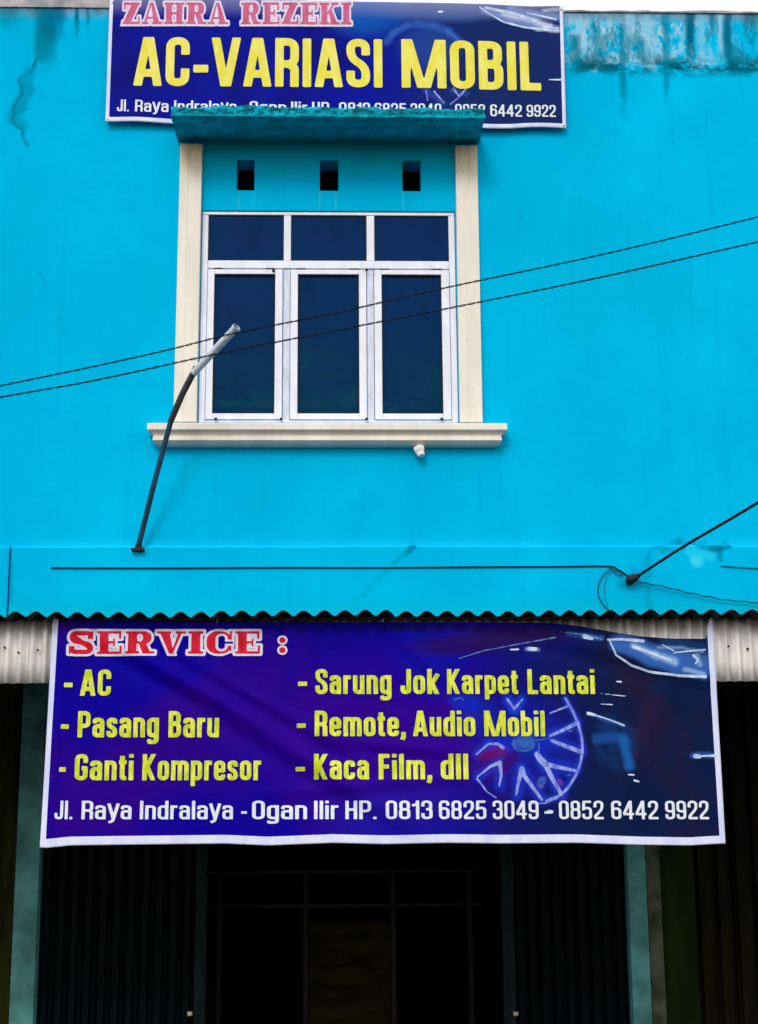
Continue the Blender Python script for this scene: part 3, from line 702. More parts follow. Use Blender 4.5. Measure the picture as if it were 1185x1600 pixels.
def slab_mesh(ch, grow, res=44):
    k = ('slab', ch, grow)
    if k in gcache: return gcache[k]
    W, R_ = slab(ch); xs = np.linspace(-.14, W+.14, int((W+.28)*res)); ys = np.linspace(-.14, 1.14, int(1.28*res))
    X, Y = np.meshgrid(xs, ys); F = np.full_like(X, 9.)
    for kind, sgn, a in R_:
        if kind in 'ro':
            x0, y0, x1, y1 = a[:4]; r = a[4] if kind == 'o' else 0
            dx = np.abs(X-(x0+x1)/2)-(x1-x0)/2+r; dy = np.abs(Y-(y0+y1)/2)-(y1-y0)/2+r
            d = np.minimum(np.maximum(dx, dy), 0)+np.hypot(np.maximum(dx, 0), np.maximum(dy, 0))-r
        elif kind == 's': d = f_path(X, Y, a[0], a[1])
        else:
            pts = list(a); d = np.full_like(X, -9.); cx = sum(p[0] for p in pts)/len(pts); cy = sum(p[1] for p in pts)/len(pts)
            for i in range(len(pts)):
                p, q_ = pts[i], pts[(i+1) % len(pts)]; nx__, ny__ = q_[1]-p[1], -(q_[0]-p[0]); l = math.hypot(nx__, ny__)
                if l < 1e-6: continue
                nx__ /= l; ny__ /= l
                if (cx-p[0])*nx__+(cy-p[1])*ny__ > 0: nx__, ny__ = -nx__, -ny__
                d = np.maximum(d, (X-p[0])*nx__+(Y-p[1])*ny__)
        F = np.minimum(F, d) if sgn > 0 else np.maximum(F, -d)
    gcache[k] = (W, *contour(F, xs, ys, grow)); return gcache[k]
def word_mesh(word, maker, gap, x0, x1, yb0, yb1, cap, Y, surf, lift, shear=0.0, into=None):
    """letters of a word fitted between pixels x0..x1 with baseline yb0->yb1 and cap height cap (pixels), laid on surf"""
    mb = into or MB(); gs = []; x = 0
    for ch in word:
        if ch == ' ': x += .24; continue
        g = maker(ch); gs.append((x, g)); x += g[0]+gap
    tot = x-gap
    a = P(x0, yb0, Y); b = P(x1, yb1, Y); H = P(x0, yb0-cap, Y)[2]-a[2]
    sc = (b[0]-a[0])/tot
    for gx, (W, vs, fs) in gs:
        out = []
        for vx, vy in vs:
            t = (gx+vx)/tot; wx = a[0]+(gx+vx)*sc+vy*H*shear; wz = a[2]+(b[2]-a[2])*t+vy*H
            out.append((wx, surf(wx, wz)-lift, wz))
        mb.add(out, fs)
    return mb
def cond(w): return lambda ch: glyph_mesh(ch, w, 46)

# ------------------------------------------------------------------ vinyl materials
def vinyl(name, rough=.42, spec=.3):
    m = NT(name); return m
def banner_blue():
    m = NT('printed_blue_vinyl'); X, Y, Z = m.xyz()
    c = m.mix(m.ramp(m.noise(1.6, 4, .6), .40, .62), (.003, .0, .290), (.022, .0, .235))
    c = m.mix(m.math('MULTIPLY', m.blob(xz(585, 1150, -2.31), .55, .5), .6), c, (.028, .0, .26))
    c = m.mix(m.math('MULTIPLY', m.blob(xz(680, 1000, -2.31), .25, .3), .6), c, (.001, .005, .34))
    c = m.mix(m.math('MULTIPLY', m.blob(xz(640, 1290, -2.31), .5, .25), .4), c, (.001, .01, .36))
    xx = m.math('ADD', X, m.math('MULTIPLY', m.noise(2.2, 4), .5)); xx = m.math('ADD', xx, m.math('MULTIPLY', Z, -.25))
    c = m.mix(m.ramp(xx, P(690, 1100, -2.3)[0]-.35, P(960, 1100, -2.3)[0]-.35), c, (.003, .010, .060))
    nv = m.mix(m.ramp(m.noise(3, 5, .6, off=7), .45, .7), (.003, .010, .055), (.018, .008, .035))
    c = m.mix(m.ramp(X, P(900, 1100, -2.3)[0], P(1000, 1100, -2.3)[0]), c, nv)
    c = m.mix(m.math('MULTIPLY', m.blob(xz(815, 1165, -2.31), .30, .28), .75), c, (.003, .008, .34))
    c = m.mix(m.math('MULTIPLY', m.blob(xz(828, 1160, -2.31), .13, .10), .7), c, (.012, .05, .50))
    c = m.mix(m.math('MULTIPLY', m.math('MULTIPLY', m.blob(xz(780, 1190, -2.31), .14, .1), m.ramp(m.noise(9, 4), .35, .6)), .4), c, (.09, .002, .14))
    c = m.mix(m.math('MULTIPLY', m.blob(xz(740, 1115, -2.31), .12, .12), .5), c, (.004, .02, .42))
    c = m.mix(m.math('MULTIPLY', m.blob(xz(720, 1010, -2.31), .3, .06), .7), c, (.02, .003, .06))
    c = m.mix(m.math('MULTIPLY', m.blob(xz(800, 995, -2.31), .35, .05), .6), c, (.025, .008, .05))
    c = m.mix(m.math('MULTIPLY', m.math('MULTIPLY', m.blob(xz(960, 1160, -2.31), .12, .15), m.ramp(m.noise(7, 4, .6, off=3), .35, .6)), .6), c, (.006, .05, .22))
    at = m.n('ShaderNodeAttribute', attribute_name='stain')
    c = m.mix(at.outputs['Alpha'], c, at.outputs['Color'])
    m.bump(m.noise(5, 7, .66, (1, 1, 1)), .016, .55)
    return m.out(c, .55, .025)
def sign_blue():
    m = NT('printed_sign_vinyl'); X, Y, Z = m.xyz()
    c = m.mix(m.ramp(m.noise(2, 4, .6), .4, .65), (.002, .006, .27), (.003, .004, .17))
    xx = m.math('ADD', X, m.math('MULTIPLY', m.noise(2.2, 4), .5))
    c = m.mix(m.ramp(xx, P(560, 100)[0]+.25, P(760, 100)[0]+.25), c, (.006, .020, .12))
    c = m.mix(m.math('MULTIPLY', m.blob(xz(570, 20), .35, .25), .8), c, (.002, .10, .45))
    c = m.mix(m.math('MULTIPLY', m.blob(xz(690, 20), .55, .12), .7), c, (.07, .14, .42))
    c = m.mix(m.math('MULTIPLY', m.blob(xz(670, 80), .25, .22), .5), c, (.02, .08, .36))
    at = m.n('ShaderNodeAttribute', attribute_name='stain')
    c = m.mix(at.outputs['Alpha'], c, at.outputs['Color'])
    # sun-bleached top edge
    c = m.mix(m.math('MULTIPLY', m.ramp(Z, 6.98, 7.14), .45), c, (.30, .32, .50))
    m.bump(m.noise(5, 5, .6), .008, .3)
    return m.out(c, .55, .025)
def ink(name, a, b, scale=25, spec=.06):
    m = NT(name); c = m.mix(m.ramp(m.noise(scale, 4, .6, (3, 1, 1)), .35, .68), a, b); return m.out(c, .5, spec)
M['bblue'] = banner_blue(); M['sblue'] = sign_blue()
M['bwhite'] = ink('white_banner_hem', (.56, .62, .88), (.70, .74, .93), 5)
M['yellow'] = ink('yellow_green_ink', (.46, .58, .006), (.76, .80, .10), 22)
M['yellow_pale'] = ink('faded_yellow_ink', (.72, .66, .05), (.78, .74, .18), 8)
M['wink'] = ink('white_ink', (.62, .70, .80), (.74, .80, .88), 30)
M['red'] = ink('red_ink', (.50, .005, .015), (.72, .015, .06), 14)
M['red_pale'] = ink('faded_pink_red_ink', (.50, .09, .18), (.58, .14, .30), 14)
M['outline'] = ink('pinkish_white_outline_ink', (.62, .58, .76), (.74, .72, .84), 14)
M['outline_pale'] = ink('faded_white_outline_ink', (.62, .56, .76), (.72, .66, .82), 14)
M['peri'] = ink('periwinkle_ink', (.12, .17, .62), (.32, .40, .80), 16)
M['peri_dim'] = ink('dim_blue_ink', (.01, .07, .36), (.06, .13, .50), 9)
M['sky_ink'] = ink('pale_sky_ink', (.36, .50, .78), (.66, .76, .92), 6)
M['sky_ink_dim'] = ink('mid_blue_ink', (.02, .08, .28), (.16, .34, .62), 14)

# ------------------------------------------------------------------ shop banner under the awning
YB = YF-.062
def bsurf(x, z):
    w = 0
    for (px, py), (qx, qy), wd, am in BF:
        dx, dz = qx-px, qy-py; L2 = dx*dx+dz*dz; t = ((x-px)*dx+(z-py)*dz)/L2
        if -.15 < t < 1.15:
            d = ((x-px)*dz-(z-py)*dx)/math.sqrt(L2); e = math.sin(math.pi*min(1, max(0, (t+.15)/1.3)))
            w += 1.05*am*e*(math.exp(-(d/wd)**2)-.7*math.exp(-((d-wd*1.6)/wd)**2))
    w += .006*mnoise.noise((x*2.1, z*2.6, 1.5)) + .0035*mnoise.noise((x*6, z*5, 4.5)) + .0035*math.exp(-max(0, 2.69-z)*9)*math.sin(x*23+3*math.sin(x*5)) + .012*math.sin(x*2.4+.6)*max(0, 2.68-z)
    return YB - w
def bp(px, py): return xz(px, py, YB)
BF = [(bp(190, 1000), bp(640, 1290), .045, .016), (bp(260, 1010), bp(560, 1180), .03, .009), (bp(480, 1150), bp(760, 1180), .03, .007),
      (bp(140, 990), bp(420, 1130), .035, .008), (bp(830, 985), bp(1110, 1060), .04, .010), (bp(1080, 980), bp(980, 1240), .05, .008),
      (bp(600, 975), bp(740, 1100), .03, .006), (bp(100, 1000), bp(76, 1290), .03, .008), (bp(420, 1240), bp(700, 1215), .03, .006)]
banner = thing('banner', 'large blue service banner hanging from the front of the zinc awning', 'banner', (*bp(598, 1320)[:1], YB, bp(598, 1320)[1]))
top_pts = [(83, 967), (250, 970), (420, 972), (600, 972), (760, 972), (860, 973), (905, 978), (950, 986), (1000, 994), (1060, 998), (1104, 998)]
bot_pts = [(62, 1324), (72, 1325), (110, 1321), (180, 1320), (260, 1319), (350, 1318), (420, 1321), (520, 1317), (600, 1319), (700, 1317), (780, 1318), (900, 1317), (1000, 1320), (1080, 1321), (1110, 1319), (1135, 1318)]
def interp(pts, px):
    xs = [p[0] for p in pts]; return float(np.interp(px, xs, [p[1] for p in pts]))
def quad_banner(L0, L1, R0, R1, tops, bots, side, bottom, surf, back_mat, Y, nu=150, nv=50, top_b=0, mats=None, zone=None):
    """grid between left edge L0(top)->L1(bottom) and right edge R0->R1; border faces take the second material"""
    W0 = R0[0]-L0[0]
    us = sorted(set(list(np.linspace(0, 1, nu+1)) + [side/W0, 1-side/W0])); hh = L1[1]-L0[1]
    vs_ = sorted(set(list(np.linspace(0, 1, nv+1)) + [bottom/hh]))
    if top_b: vs_ = sorted(set(vs_+[1-top_b/hh]))
    pts = []
    for v in vs_:
        for u in us:
            xt_, xb_ = L0[0]+(R0[0]-L0[0])*u, L1[0]+(R1[0]-L1[0])*u
            yt, yb = tops(u, xt_), bots(u, xb_)
            px = xb_+(xt_-xb_)*v; py = yb+(yt-yb)*v
            x, _, z = P(px, py, Y); pts.append((x, surf(x, z), z))
    n = len(us); fs = []; ms = []
    for j in range(len(vs_)-1):
        for i in range(n-1):
            fs.append((j*n+i, j*n+i+1, (j+1)*n+i+1, (j+1)*n+i))
            uc, vc = (us[i]+us[i+1])/2, (vs_[j]+vs_[j+1])/2
            ms.append(1 if (uc < side/W0 or uc > 1-side/W0 or vc < bottom/hh or (top_b and vc > 1-top_b/hh)) else 0)
    mb = MB(); mb.add(pts, fs); mb.m = ms
    return mb
cb = quad_banner((83, 967), (62, 1324), (1114, 967), (1135, 1318), lambda u, x: interp(top_pts, x) if x < 1104 else max(968, 998-(x-1104)*8), lambda u, x: interp(bot_pts, x), 8.5, 14, bsurf, None, YB, 430, 150)
cloth = cb.build('cloth', [M['bblue'], M['bwhite']], banner, smooth=True)
sm = cloth.modifiers.new('thickness', 'SOLIDIFY'); sm.thickness = .0006; sm.offset = 1

def glow(list_, mp, Y, px2m):
    L = []
    for pts, w, col, a in list_:
        p2 = [xz(*mp(*p), Y) for p in pts]
        for p, q in zip(p2[:-1], p2[1:]): L.append((*p, *q, w*px2m, col, a, .35, 0))
    return L
wm = lambda x, y: (700+x/3.95, 1060+y/3.95)
h1 = lambda x, y: (585+x/1.975, 700+y/1.975)
h2 = lambda x, y: (585+x/1.975, 950+y/1.975)
s2 = lambda x, y: (585+x/1.975, y/1.975)
B1, B2, B3 = (.012, .03, .52), (.03, .11, .42), (.22, .38, .66)
add_stains(cloth, glow([([(465,400),(620,480)], 42, (.006,.012,.30), .7), ([(465,400),(480,600)], 34, (.006,.010,.26), .6), ([(640,300),(760,520)], 20, (.006,.012,.26), .6), ([(727,125),(800,270),(832,430),(800,580),(690,725),(610,755)], 6, B1, .75), ([(640,385),(825,455)], 8, B1, .8), ([(630,355),(800,275)], 8, B1, .8),
   ([(550,470),(600,530),(790,570)], 9, B1, .8), ([(600,530),(700,715)], 9, B1, .8), ([(455,560),(580,750)], 9, B1, .8), ([(455,560),(420,720)], 9, B1, .8),
   ([(175,470),(250,405),(340,430)], 8, B1, .7), ([(180,610),(320,520),(320,660)], 8, B1, .7), ([(340,410),(560,400)], 16, (.004,.02,.50), .8), ([(440,400),(500,400)], 9, B2, .9),
   ([(40,130),(140,160)], 12, (.004,.02,.55), .7), ([(370,130),(410,190),(460,130)], 8, (.01,.04,.6), .8), ([(580,620),(575,660)], 5, (.1,.14,.5), .7), ([(690,630),(700,640)], 4, (.14,.05,.4), .7),
   ([(220,480),(330,450)], 9, (.13,.002,.10), .7), ([(340,560),(400,480)], 9, (.04,.0,.12), .7)], wm, YB, 1/345)
 + glow([([(770,600),(860,640),(1018,662)], 15, (.04,.13,.42), .9), ([(740,605),(840,652),(930,682),(1018,692)], 9, B2, .95), ([(900,600),(1018,612)], 9, (.008,.04,.16), .8), ([(800,600),(900,630),(1000,660)], 8, B2, .9), ([(740,600),(830,600)], 5, B2, .8),
   ([(800,612),(870,635),(930,660)], 6, B3, .95), ([(960,685),(1018,695)], 4, B3, .9), ([(880,612),(1015,625)], 2.5, B3, .6), ([(1000,640),(1005,665)], 4, B3, .7),
   ([(600,575),(700,590)], 4, B2, .7), ([(470,615),(505,620)], 3, B3, .5)], h1, YB, 1/345)
 + glow([([(690,400),(765,398)], 8, (.01,.07,.30), .8), ([(768,405),(785,490)], 8, (.01,.10,.38), .85), ([(660,325),(770,362)], 3, B2, .6), ([(985,457),(1050,456)], 5, B2, .6)], h2, YB, 1/345)
 + glow([([(600,978),(900,990)], 7, (.01,.002,.03), .5)], lambda x, y: (x, y), YB, 1/345))
def put(mb, name, mat, parent, label=None, kind=None):
    if isinstance(mb, list):
        for q_ in mb: put(q_, name, mat, parent, label, kind)
        return
    o = mb.build(name, mat, parent, smooth=True, label=label)
    if kind: o['kind'] = kind
    return o
LIFT = .0025
def yline(words, label, base, cap, w=.148, mat='yellow', dash=None):
    if dash: put(word_mesh('-', cond(.17), .07, dash[0], dash[1], base-2, base-2, cap, YB, bsurf, LIFT), 'printed_dash', M[mat], banner)
    for wd, a, b in words: put(word_mesh(wd, cond(w+.008), .075, a, b, base, base, cap, YB, bsurf, LIFT), 'printed_word', M[mat], banner, 'yellow word '+wd.strip(','))
yline([('AC', 125, 173)], 'yellow words - AC', 1087, 41, dash=(100, 113))
yline([('Pasang', 121, 248), ('Baru', 263, 342)], 'yellow words - Pasang Baru', 1152, 41, dash=(95, 107))
yline([('Ganti', 116, 208), ('Kompresor', 222, 408)], 'yellow words - Ganti Kompresor', 1219, 41, dash=(92, 102))
yline([('Sarung', 493, 612), ('Jok', 626, 687), ('Karpet', 699, 810), ('Lantai', 825, 930)], 'yellow words - Sarung Jok Karpet Lantai', 1084.5, 39, dash=(466, 480))
yline([('Remote,', 492, 635), ('Audio', 646, 743), ('Mobil', 757, 852)], 'yellow words - Remote, Audio Mobil', 1150.5, 40, dash=(464, 478))
yline([('Kaca', 491, 577), ('Film,', 592, 676), ('dll', 689, 732)], 'yellow words - Kaca Film, dll', 1218, 40, dash=(462, 477))
for wd, a, b in (('Jl.', 85, 113), ('Raya', 127, 205), ('Indralaya', 218, 364), ('-', 377, 386), ('Ogan', 394, 480), ('Ilir', 491, 529), ('HP.', 540, 589), ('0813', 603, 676),
                 ('6825', 686, 760), ('3049', 770, 842), ('-', 851, 863), ('0852', 874, 944), ('6442', 956, 1030), ('9922', 1041, 1109)):
    put(word_mesh(wd, cond(.125), .075, a, b, 1280, 1280, 29, YB, bsurf, LIFT), 'printed_word', M['wink'], banner, 'white print '+wd)
for grow, mat, lift, nm_ in ((.085, 'outline', LIFT, 'white outline of the word SERVICE'), (-.015, 'red', LIFT+.0012, 'red word SERVICE')):
    mb = word_mesh('SERVICE', lambda c: slab_mesh(c, grow), .06, 106, 408, 1022, 1022, 36, YB, bsurf, lift)
    put(mb, 'printed_word', M[mat], banner, nm_)
    put(word_mesh(':', lambda c: slab_mesh(c, grow), .06, 435, 448, 1022, 1022, 30, YB, bsurf, lift), 'printed_colon', M[mat], banner)
# printed car: wheel, headlamp glints (pictures on the vinyl, laid on its surface)
def strokes(list_, mp, Y, surf, lift, cell=1.3, fat=1.0):
    res = []
    for pts, w0, w1 in list_:
        mb = MB(); res.append(mb)
        pts = [mp(*p) for p in pts]
        x0 = min(p[0] for p in pts)-8; x1 = max(p[0] for p in pts)+8; y0 = min(p[1] for p in pts)-8; y1 = max(p[1] for p in pts)+8
        xs = np.arange(x0, x1, cell); ys = np.arange(y0, y1, cell); X, Yg = np.meshgrid(xs, ys); F = np.full_like(X, 99.)
        n_ = len(pts)-1
        for i, (a, b) in enumerate(zip(pts[:-1], pts[1:])):
            L = math.hypot(b[0]-a[0], b[1]-a[1]) or 1e-6
            t = np.clip(((X-a[0])*(b[0]-a[0])+(Yg-a[1])*(b[1]-a[1]))/L/L, 0, 1)
            w = w0+(w1-w0)*(i+t)/n_
            F = np.minimum(F, np.hypot(X-a[0]-t*(b[0]-a[0]), Yg-a[1]-t*(b[1]-a[1]))-w*fat/2)
        vs, fs = contour(F, xs, ys); out = []
        for vx, vy in vs:
            x, _, z = P(vx, vy, Y); out.append((x, surf(x, z)-lift, z))
        mb.add(out, [f[::-1] for f in fs])
    return res
wm = lambda x, y: (700+x/3.95, 1060+y/3.95)
rim = [(727,125),(770,200),(800,270),(825,350),(832,430),(820,520),(790,600),(740,680),(690,725),(610,755)]
rim_s = [tuple(p) for p in rp(rim, 30)]
W_L = LIFT-.0012
put(strokes([(rim_s, 3.0, 3.0), ([(300,740),(240,700),(180,620)], 1.2, 2), ([(680,735),(600,770),(500,775)], 2, 1.2)], wm, YB, bsurf, W_L-.0004, fat=1.4), 'printed_wheel_rim', M['peri'], banner, 'printed pale rim of an alloy wheel')
put(strokes([([(630,215),(745,170)], 1.6, 3.2), ([(630,355),(720,315),(800,275)], 3.4, 5), ([(640,385),(730,420),(825,455)], 4, 5.5),
             ([(550,470),(570,500),(600,530)], 7, 8), ([(600,530),(690,550),(790,570)], 6, 3.4), ([(600,530),(640,610),(700,715)], 6.5, 4.5),
             ([(455,560),(470,600),(580,750)], 7, 3.2), ([(455,560),(435,640),(420,720)], 6, 2.6), ([(340,430),(310,405),(250,405),(175,470)], 4.5, 1.8),
             ([(180,610),(260,545),(320,520)], 1.5, 5), ([(320,520),(328,600),(316,665)], 5, 1.8), ([(370,130),(410,190),(460,130)], 3.5, 2.2)], wm, YB, bsurf, W_L+.0006, fat=1.3), 'printed_wheel_spoke', M['peri'], banner, 'printed pale spokes of an alloy wheel')
hub = [(465+62*math.cos(a), 405+42*math.sin(a)) for a in np.linspace(-.4, math.pi+.4, 16)]
hub2 = [(465+24*math.cos(a), 405+18*math.sin(a)) for a in np.linspace(-.2, math.pi+.2, 12)]
put(strokes([(hub, 4.5, 4.5), (hub2, 4, 4), ([(560,450),(562,400)], 3, 3), ([(620,370),(540,385)], 3, 3), ([(40,130),(80,120),(95,135)], 4, 2), ([(560,640),(590,640)], 5, 7), ([(750,325),(770,322)], 3, 2), ([(735,600),(755,595)], 3, 3)], wm, YB, bsurf, W_L), 'printed_wheel_hub', M['peri_dim'], banner, 'printed dim blue hub of an alloy wheel')
h1 = lambda x, y: (585+x/1.975, 700+y/1.975)
put(strokes([([(725,592),(745,640),(795,672),(850,690),(940,703),(1022,706)], 2.5, 4.5), ([(720,592),(760,590),(830,596)], 3, 5), ([(800,614),(860,634),(915,656)], 5, 3), ([(890,606),(925,626)], 1.5, 1.5),
             ([(650,582),(672,590)], 8, 4), ([(925,632),(1022,622)], 2, 2.5), ([(985,640),(1000,655),(992,665)], 4, 3), ([(420,622),(445,621)], 2, 3), ([(478,619),(498,620)], 6, 6)], h1, YB, bsurf, W_L+.0006), 'printed_headlight_streak', M['sky_ink'], banner, 'printed white streaks of a car headlight')
put(strokes([([(260,650),(340,625),(470,600),(560,585)], 1.2, 2), ([(700,590),(640,575),(575,568)], 3, 1)], h1, YB, bsurf, W_L-.0004), 'printed_headlight_streak', M['sky_ink_dim'], banner)
h2 = lambda x, y: (585+x/1.975, 950+y/1.975)
put(strokes([([(700,264),(735,268),(775,272)], 1, 1.6), ([(700,297),(735,298)], 1.4, 1.6), ([(660,325),(680,330)], 5, 4), ([(680,330),(730,346),(772,362)], 2.2, 2.5), ([(748,227),(762,228)], 2, 2.6),
             ([(992,457),(1005,458)], 7, 6), ([(1005,457),(1050,455)], 2, 4), ([(785,514),(802,515)], 2, 2.4), ([(803,532),(816,535)], 3.2, 3), ([(538,628),(548,629)], 5, 5)], h2, YB, bsurf, W_L+.0006), 'printed_glint', M['sky_ink'], banner, 'printed white glints on the dark car body')
# cords that tie the banner to the beam
for px, py in ((86, 968), (1109, 970), (598, 971), (340, 970)):
    a = P(px, py+3, YB-.003); b = P(px+1, py-5, YF-.02)
    MB().tube([a, ((a[0]+b[0])/2, YB-.006, (a[2]+b[2])/2+.004), b], .0025, 6).build('tie_cord', M['wink'], banner)

# ------------------------------------------------------------------ sign on the parapet
YS = -.05
def ssurf(x, z): return YS - (.005*mnoise.noise((x*2.3, z*3, 8)) + .002*mnoise.noise((x*7, z*6, 3)))
sign = thing('banner', 'smaller faded blue banner at the parapet, its lower edge behind the window hood', 'banner', (.02, YS, P(500, 195)[2]))
tp = [(172, -6), (300, -3), (420, 0), (520, 2), (650, 4), (760, 6), (830, 10), (880, 9)]
bt_ = [(165, 189), (260, 192), (420, 195), (600, 197), (760, 200), (820, 199), (885, 200)]
sc_ = quad_banner((172, -6), (165, 189), (880, 9), (885, 200), lambda u, x: interp(tp, x), lambda u, x: interp(bt_, x)+1.0*math.sin(x*.05), 5.5, 7, ssurf, None, YS, 260, 70)
cl2 = sc_.build('cloth', [M['sblue'], M['bwhite']], sign, smooth=True); sm = cl2.modifiers.new('thickness', 'SOLIDIFY'); sm.thickness = .0006; sm.offset = 1
put(word_mesh('AC-VARIASI', cond(.155), .07, 209, 598, 134, 137, 76, YS, ssurf, .0025), 'printed_word', M['yellow_pale'], sign, 'yellow word AC-VARIASI')
put(word_mesh('MOBIL', cond(.155), .07, 628, 846, 137, 142, 76, YS, ssurf, .0025), 'printed_word', M['yellow_pale'], sign, 'yellow word MOBIL')
for grow, mat, lift, nm_ in ((.085, 'outline_pale', .0025, 'white outline of the word'), (-.015, 'red_pale', .0037, 'faded red word')):
    mb = word_mesh('ZAHRA', lambda c: slab_mesh(c, grow), .06, 191, 357, 38.5, 38.5, 35, YS, ssurf, lift)
    put(mb, 'printed_word', M[mat], sign, nm_+' ZAHRA')
    put(word_mesh('REZEKI', lambda c: slab_mesh(c, grow), .06, 376, 550, 38.5, 39, 35, YS, ssurf, lift), 'printed_word', M[mat], sign, nm_+' REZEKI')
k_ = lambda x: 183+(x-85)*(869-183)/(1109-85)
for wd, a, b in (('Jl.', 85, 113), ('Raya', 127, 205), ('Indralaya', 218, 364), ('-', 377, 386), ('Ogan', 394, 480), ('Ilir', 491, 529), ('HP.', 540, 589), ('0813', 603, 676),
                 ('6825', 686, 760), ('3049', 770, 842), ('-', 851, 863), ('0852', 874, 944), ('6442', 956, 1030), ('9922', 1041, 1109)):
    y_ = lambda x: 174+(k_(x)-183)*9/686
    put(word_mesh(wd, cond(.125), .075, k_(a), k_(b), y_(a), y_(b), 18.5, YS, ssurf, .0025), 'printed_word', M['wink'], sign, 'white print '+wd)
s2 = lambda x, y: (585+x/1.975, y/1.975)
arc = [(38,130),(60,100),(95,82),(140,74),(190,80),(230,98),(262,125)]
put(strokes([(rp(arc, 25), 1.8, 2.6)], s2, YS, ssurf, .0014), 'printed_wheel_rim', M['peri_dim'], sign, 'printed blue arc of a wheel rim')
put(strokes([([(160,280),(165,310)], 2, 1.5), ([(185,282),(215,318)], 3, 2), ([(245,270),(262,300),(235,322)], 1.5, 2), ([(262,300),(285,272)], 2, 3), ([(262,295),(240,275)], 2, 1.2)], s2, YS, ssurf, .0014), 'printed_wheel_spoke', M['peri'], sign, 'printed pale wheel spokes')
put(strokes([([(325,22),(350,40),(400,68),(460,84),(560,96)], 1.8, 3.5), ([(345,24),(430,42),(500,66)], 4, 6), ([(470,40),(560,60)], 2, 3), ([(198,37),(210,37)], 3, 3), ([(540,246),(578,246)], 1.5, 3), ([(520,84),(565,88)], 3, 4)], s2, YS, ssurf, .0020), 'printed_headlight_streak', M['sky_ink'], sign, 'printed white streaks of a car headlight')
C2, C3 = (.16, .26, .55), (.55, .62, .82)
add_stains(cl2, glow([([(340,30),(420,60),(500,82),(565,90)], 6, C2, .9), ([(420,30),(500,45),(565,52)], 7, C2, .8), ([(400,40),(470,58),(540,80)], 5, C3, .9), ([(500,88),(568,96)], 3, C3, .9), ([(525,30),(565,28)], 3, C3, .7),
   (arc, 6, (.02,.10,.45), .7), ([(160,280),(215,318)], 5, (.03,.06,.4), .6), ([(245,280),(285,290)], 5, (.03,.06,.4), .6)], s2, YS, 1/240))
for px, py in ((176, 2), (877, 14), (168, 184), (881, 195)):
    p = P(px, py, YS-.006); MB().tube([(p[0], YS-.010, p[2]), (p[0], -.001, p[2])], .006, 8).build('nail', M['metal'], sign)

# ------------------------------------------------------------------ pole, cables, small things on the wall
def curve(pts, n=10):
    """Catmull-Rom through 3-D points"""
    p = [Vector(q) for q in pts]; p = [p[0]*2-p[1]]+p+[p[-1]*2-p[-2]]; out = []
    for i in range(1, len(p)-2):
        for k in range(n):
            t = k/n; a, b, c, d = p[i-1:i+3]
            out.append(.5*((2*b)+(c-a)*t+(2*a-5*b+4*c-d)*t*t+(3*b-a-3*c+d)*t**3))
    out.append(p[-2]); return out
pole = thing('pipe_pole', 'thin bent metal pole rising from the ledge across the window casing', 'pole', P(216, 857, -.05))
low = [Vector(P(*a)) for a in ((216, 856, -.05), (242, 752, -.18), (268, 655, -.30))]
mid_ = [Vector(P(*a)) for a in ((267, 658, -.297), (286, 614, -.38), (307, 574, -.46))]
top_ = [Vector(P(*a)) for a in ((303, 583, -.45), (336, 547, -.56), (370, 511, -.70))]
MB().tube(low, .0165, 14).build('pole_lower', M['steel_blue'], pole, smooth=False, label='blue grey lower length')
MB().tube(mid_, .0192, 14).build('pole_middle', M['steel'], pole, label='brown grey middle length')
tt = MB(); tt.tube(top_, .0225, 16, cap=False)
tt.tube([top_[-1]+(top_[-2]-top_[-1])*.05, top_[-1]+(top_[-2]-top_[-1])*.0], [.026, .026], 16, cap=False)
tt.tube([p for p in top_], .018, 16, cap=False)
tt.build('pole_sleeve', M['galv'], pole, smooth=True, label='pale grey open-ended sleeve')
fl = MB(); b_ = Vector(P(216, 858, -.05)); fl.box(b_.x-.038, b_.x+.038, -.075, -.0365, b_.z-.012, b_.z+.004); fl.tube([b_+Vector((0, 0, -.008)), b_+Vector((.004, -.004, .03))], .021, 12)
fl.build('base_clamp', M['rubber'], pole, bevel=.002)
# two twisted overhead cables in front of the house
def twisted(pts_px, Y, label, lam=.058, rad=.0021, rs=.0015):
    pts = [P(px, py, Y) for px, py in pts_px]
    c0 = curve(pts, 8)
    # arc-length resample
    L = [0]
    for a, b in zip(c0[:-1], c0[1:]): L.append(L[-1]+(b-a).length)
    n_ = int(L[-1]/(lam/9)); xs = np.linspace(0, L[-1], n_); A = np.array([tuple(v) for v in c0])
    pos = np.stack([np.interp(xs, L, A[:, k]) for k in range(3)], 1)
    t = thing('overhead_cable', label, 'cable', tuple(pos[n_//2]), 'overhead cables crossing in front of the window')
    for ph in (0, math.pi):
        pp = []
        for i, s_ in enumerate(xs):
            a = 2*math.pi*s_/lam+ph+.5*math.sin(s_*3)
            pp.append((pos[i][0]-.2*rad*math.cos(a), pos[i][1]+rad*math.cos(a), pos[i][2]+rad*math.sin(a)))
        MB().tube(pp, rs, 5).build('strand', M['black'], t, smooth=True)
YC = -4.6
twisted([(-500, 706), (0, 603), (150, 572), (270, 545), (370, 520), (520, 490), (700, 449), (940, 398), (1185, 339), (1700, 210)], YC, 'upper of the two thin black twisted cables crossing the window')
twisted([(-500, 712), (0, 621), (150, 594), (330, 555), (460, 529), (700, 482), (940, 433), (1185, 378), (1700, 262)], YC-.1, 'lower of the two thin black twisted cables crossing the window')
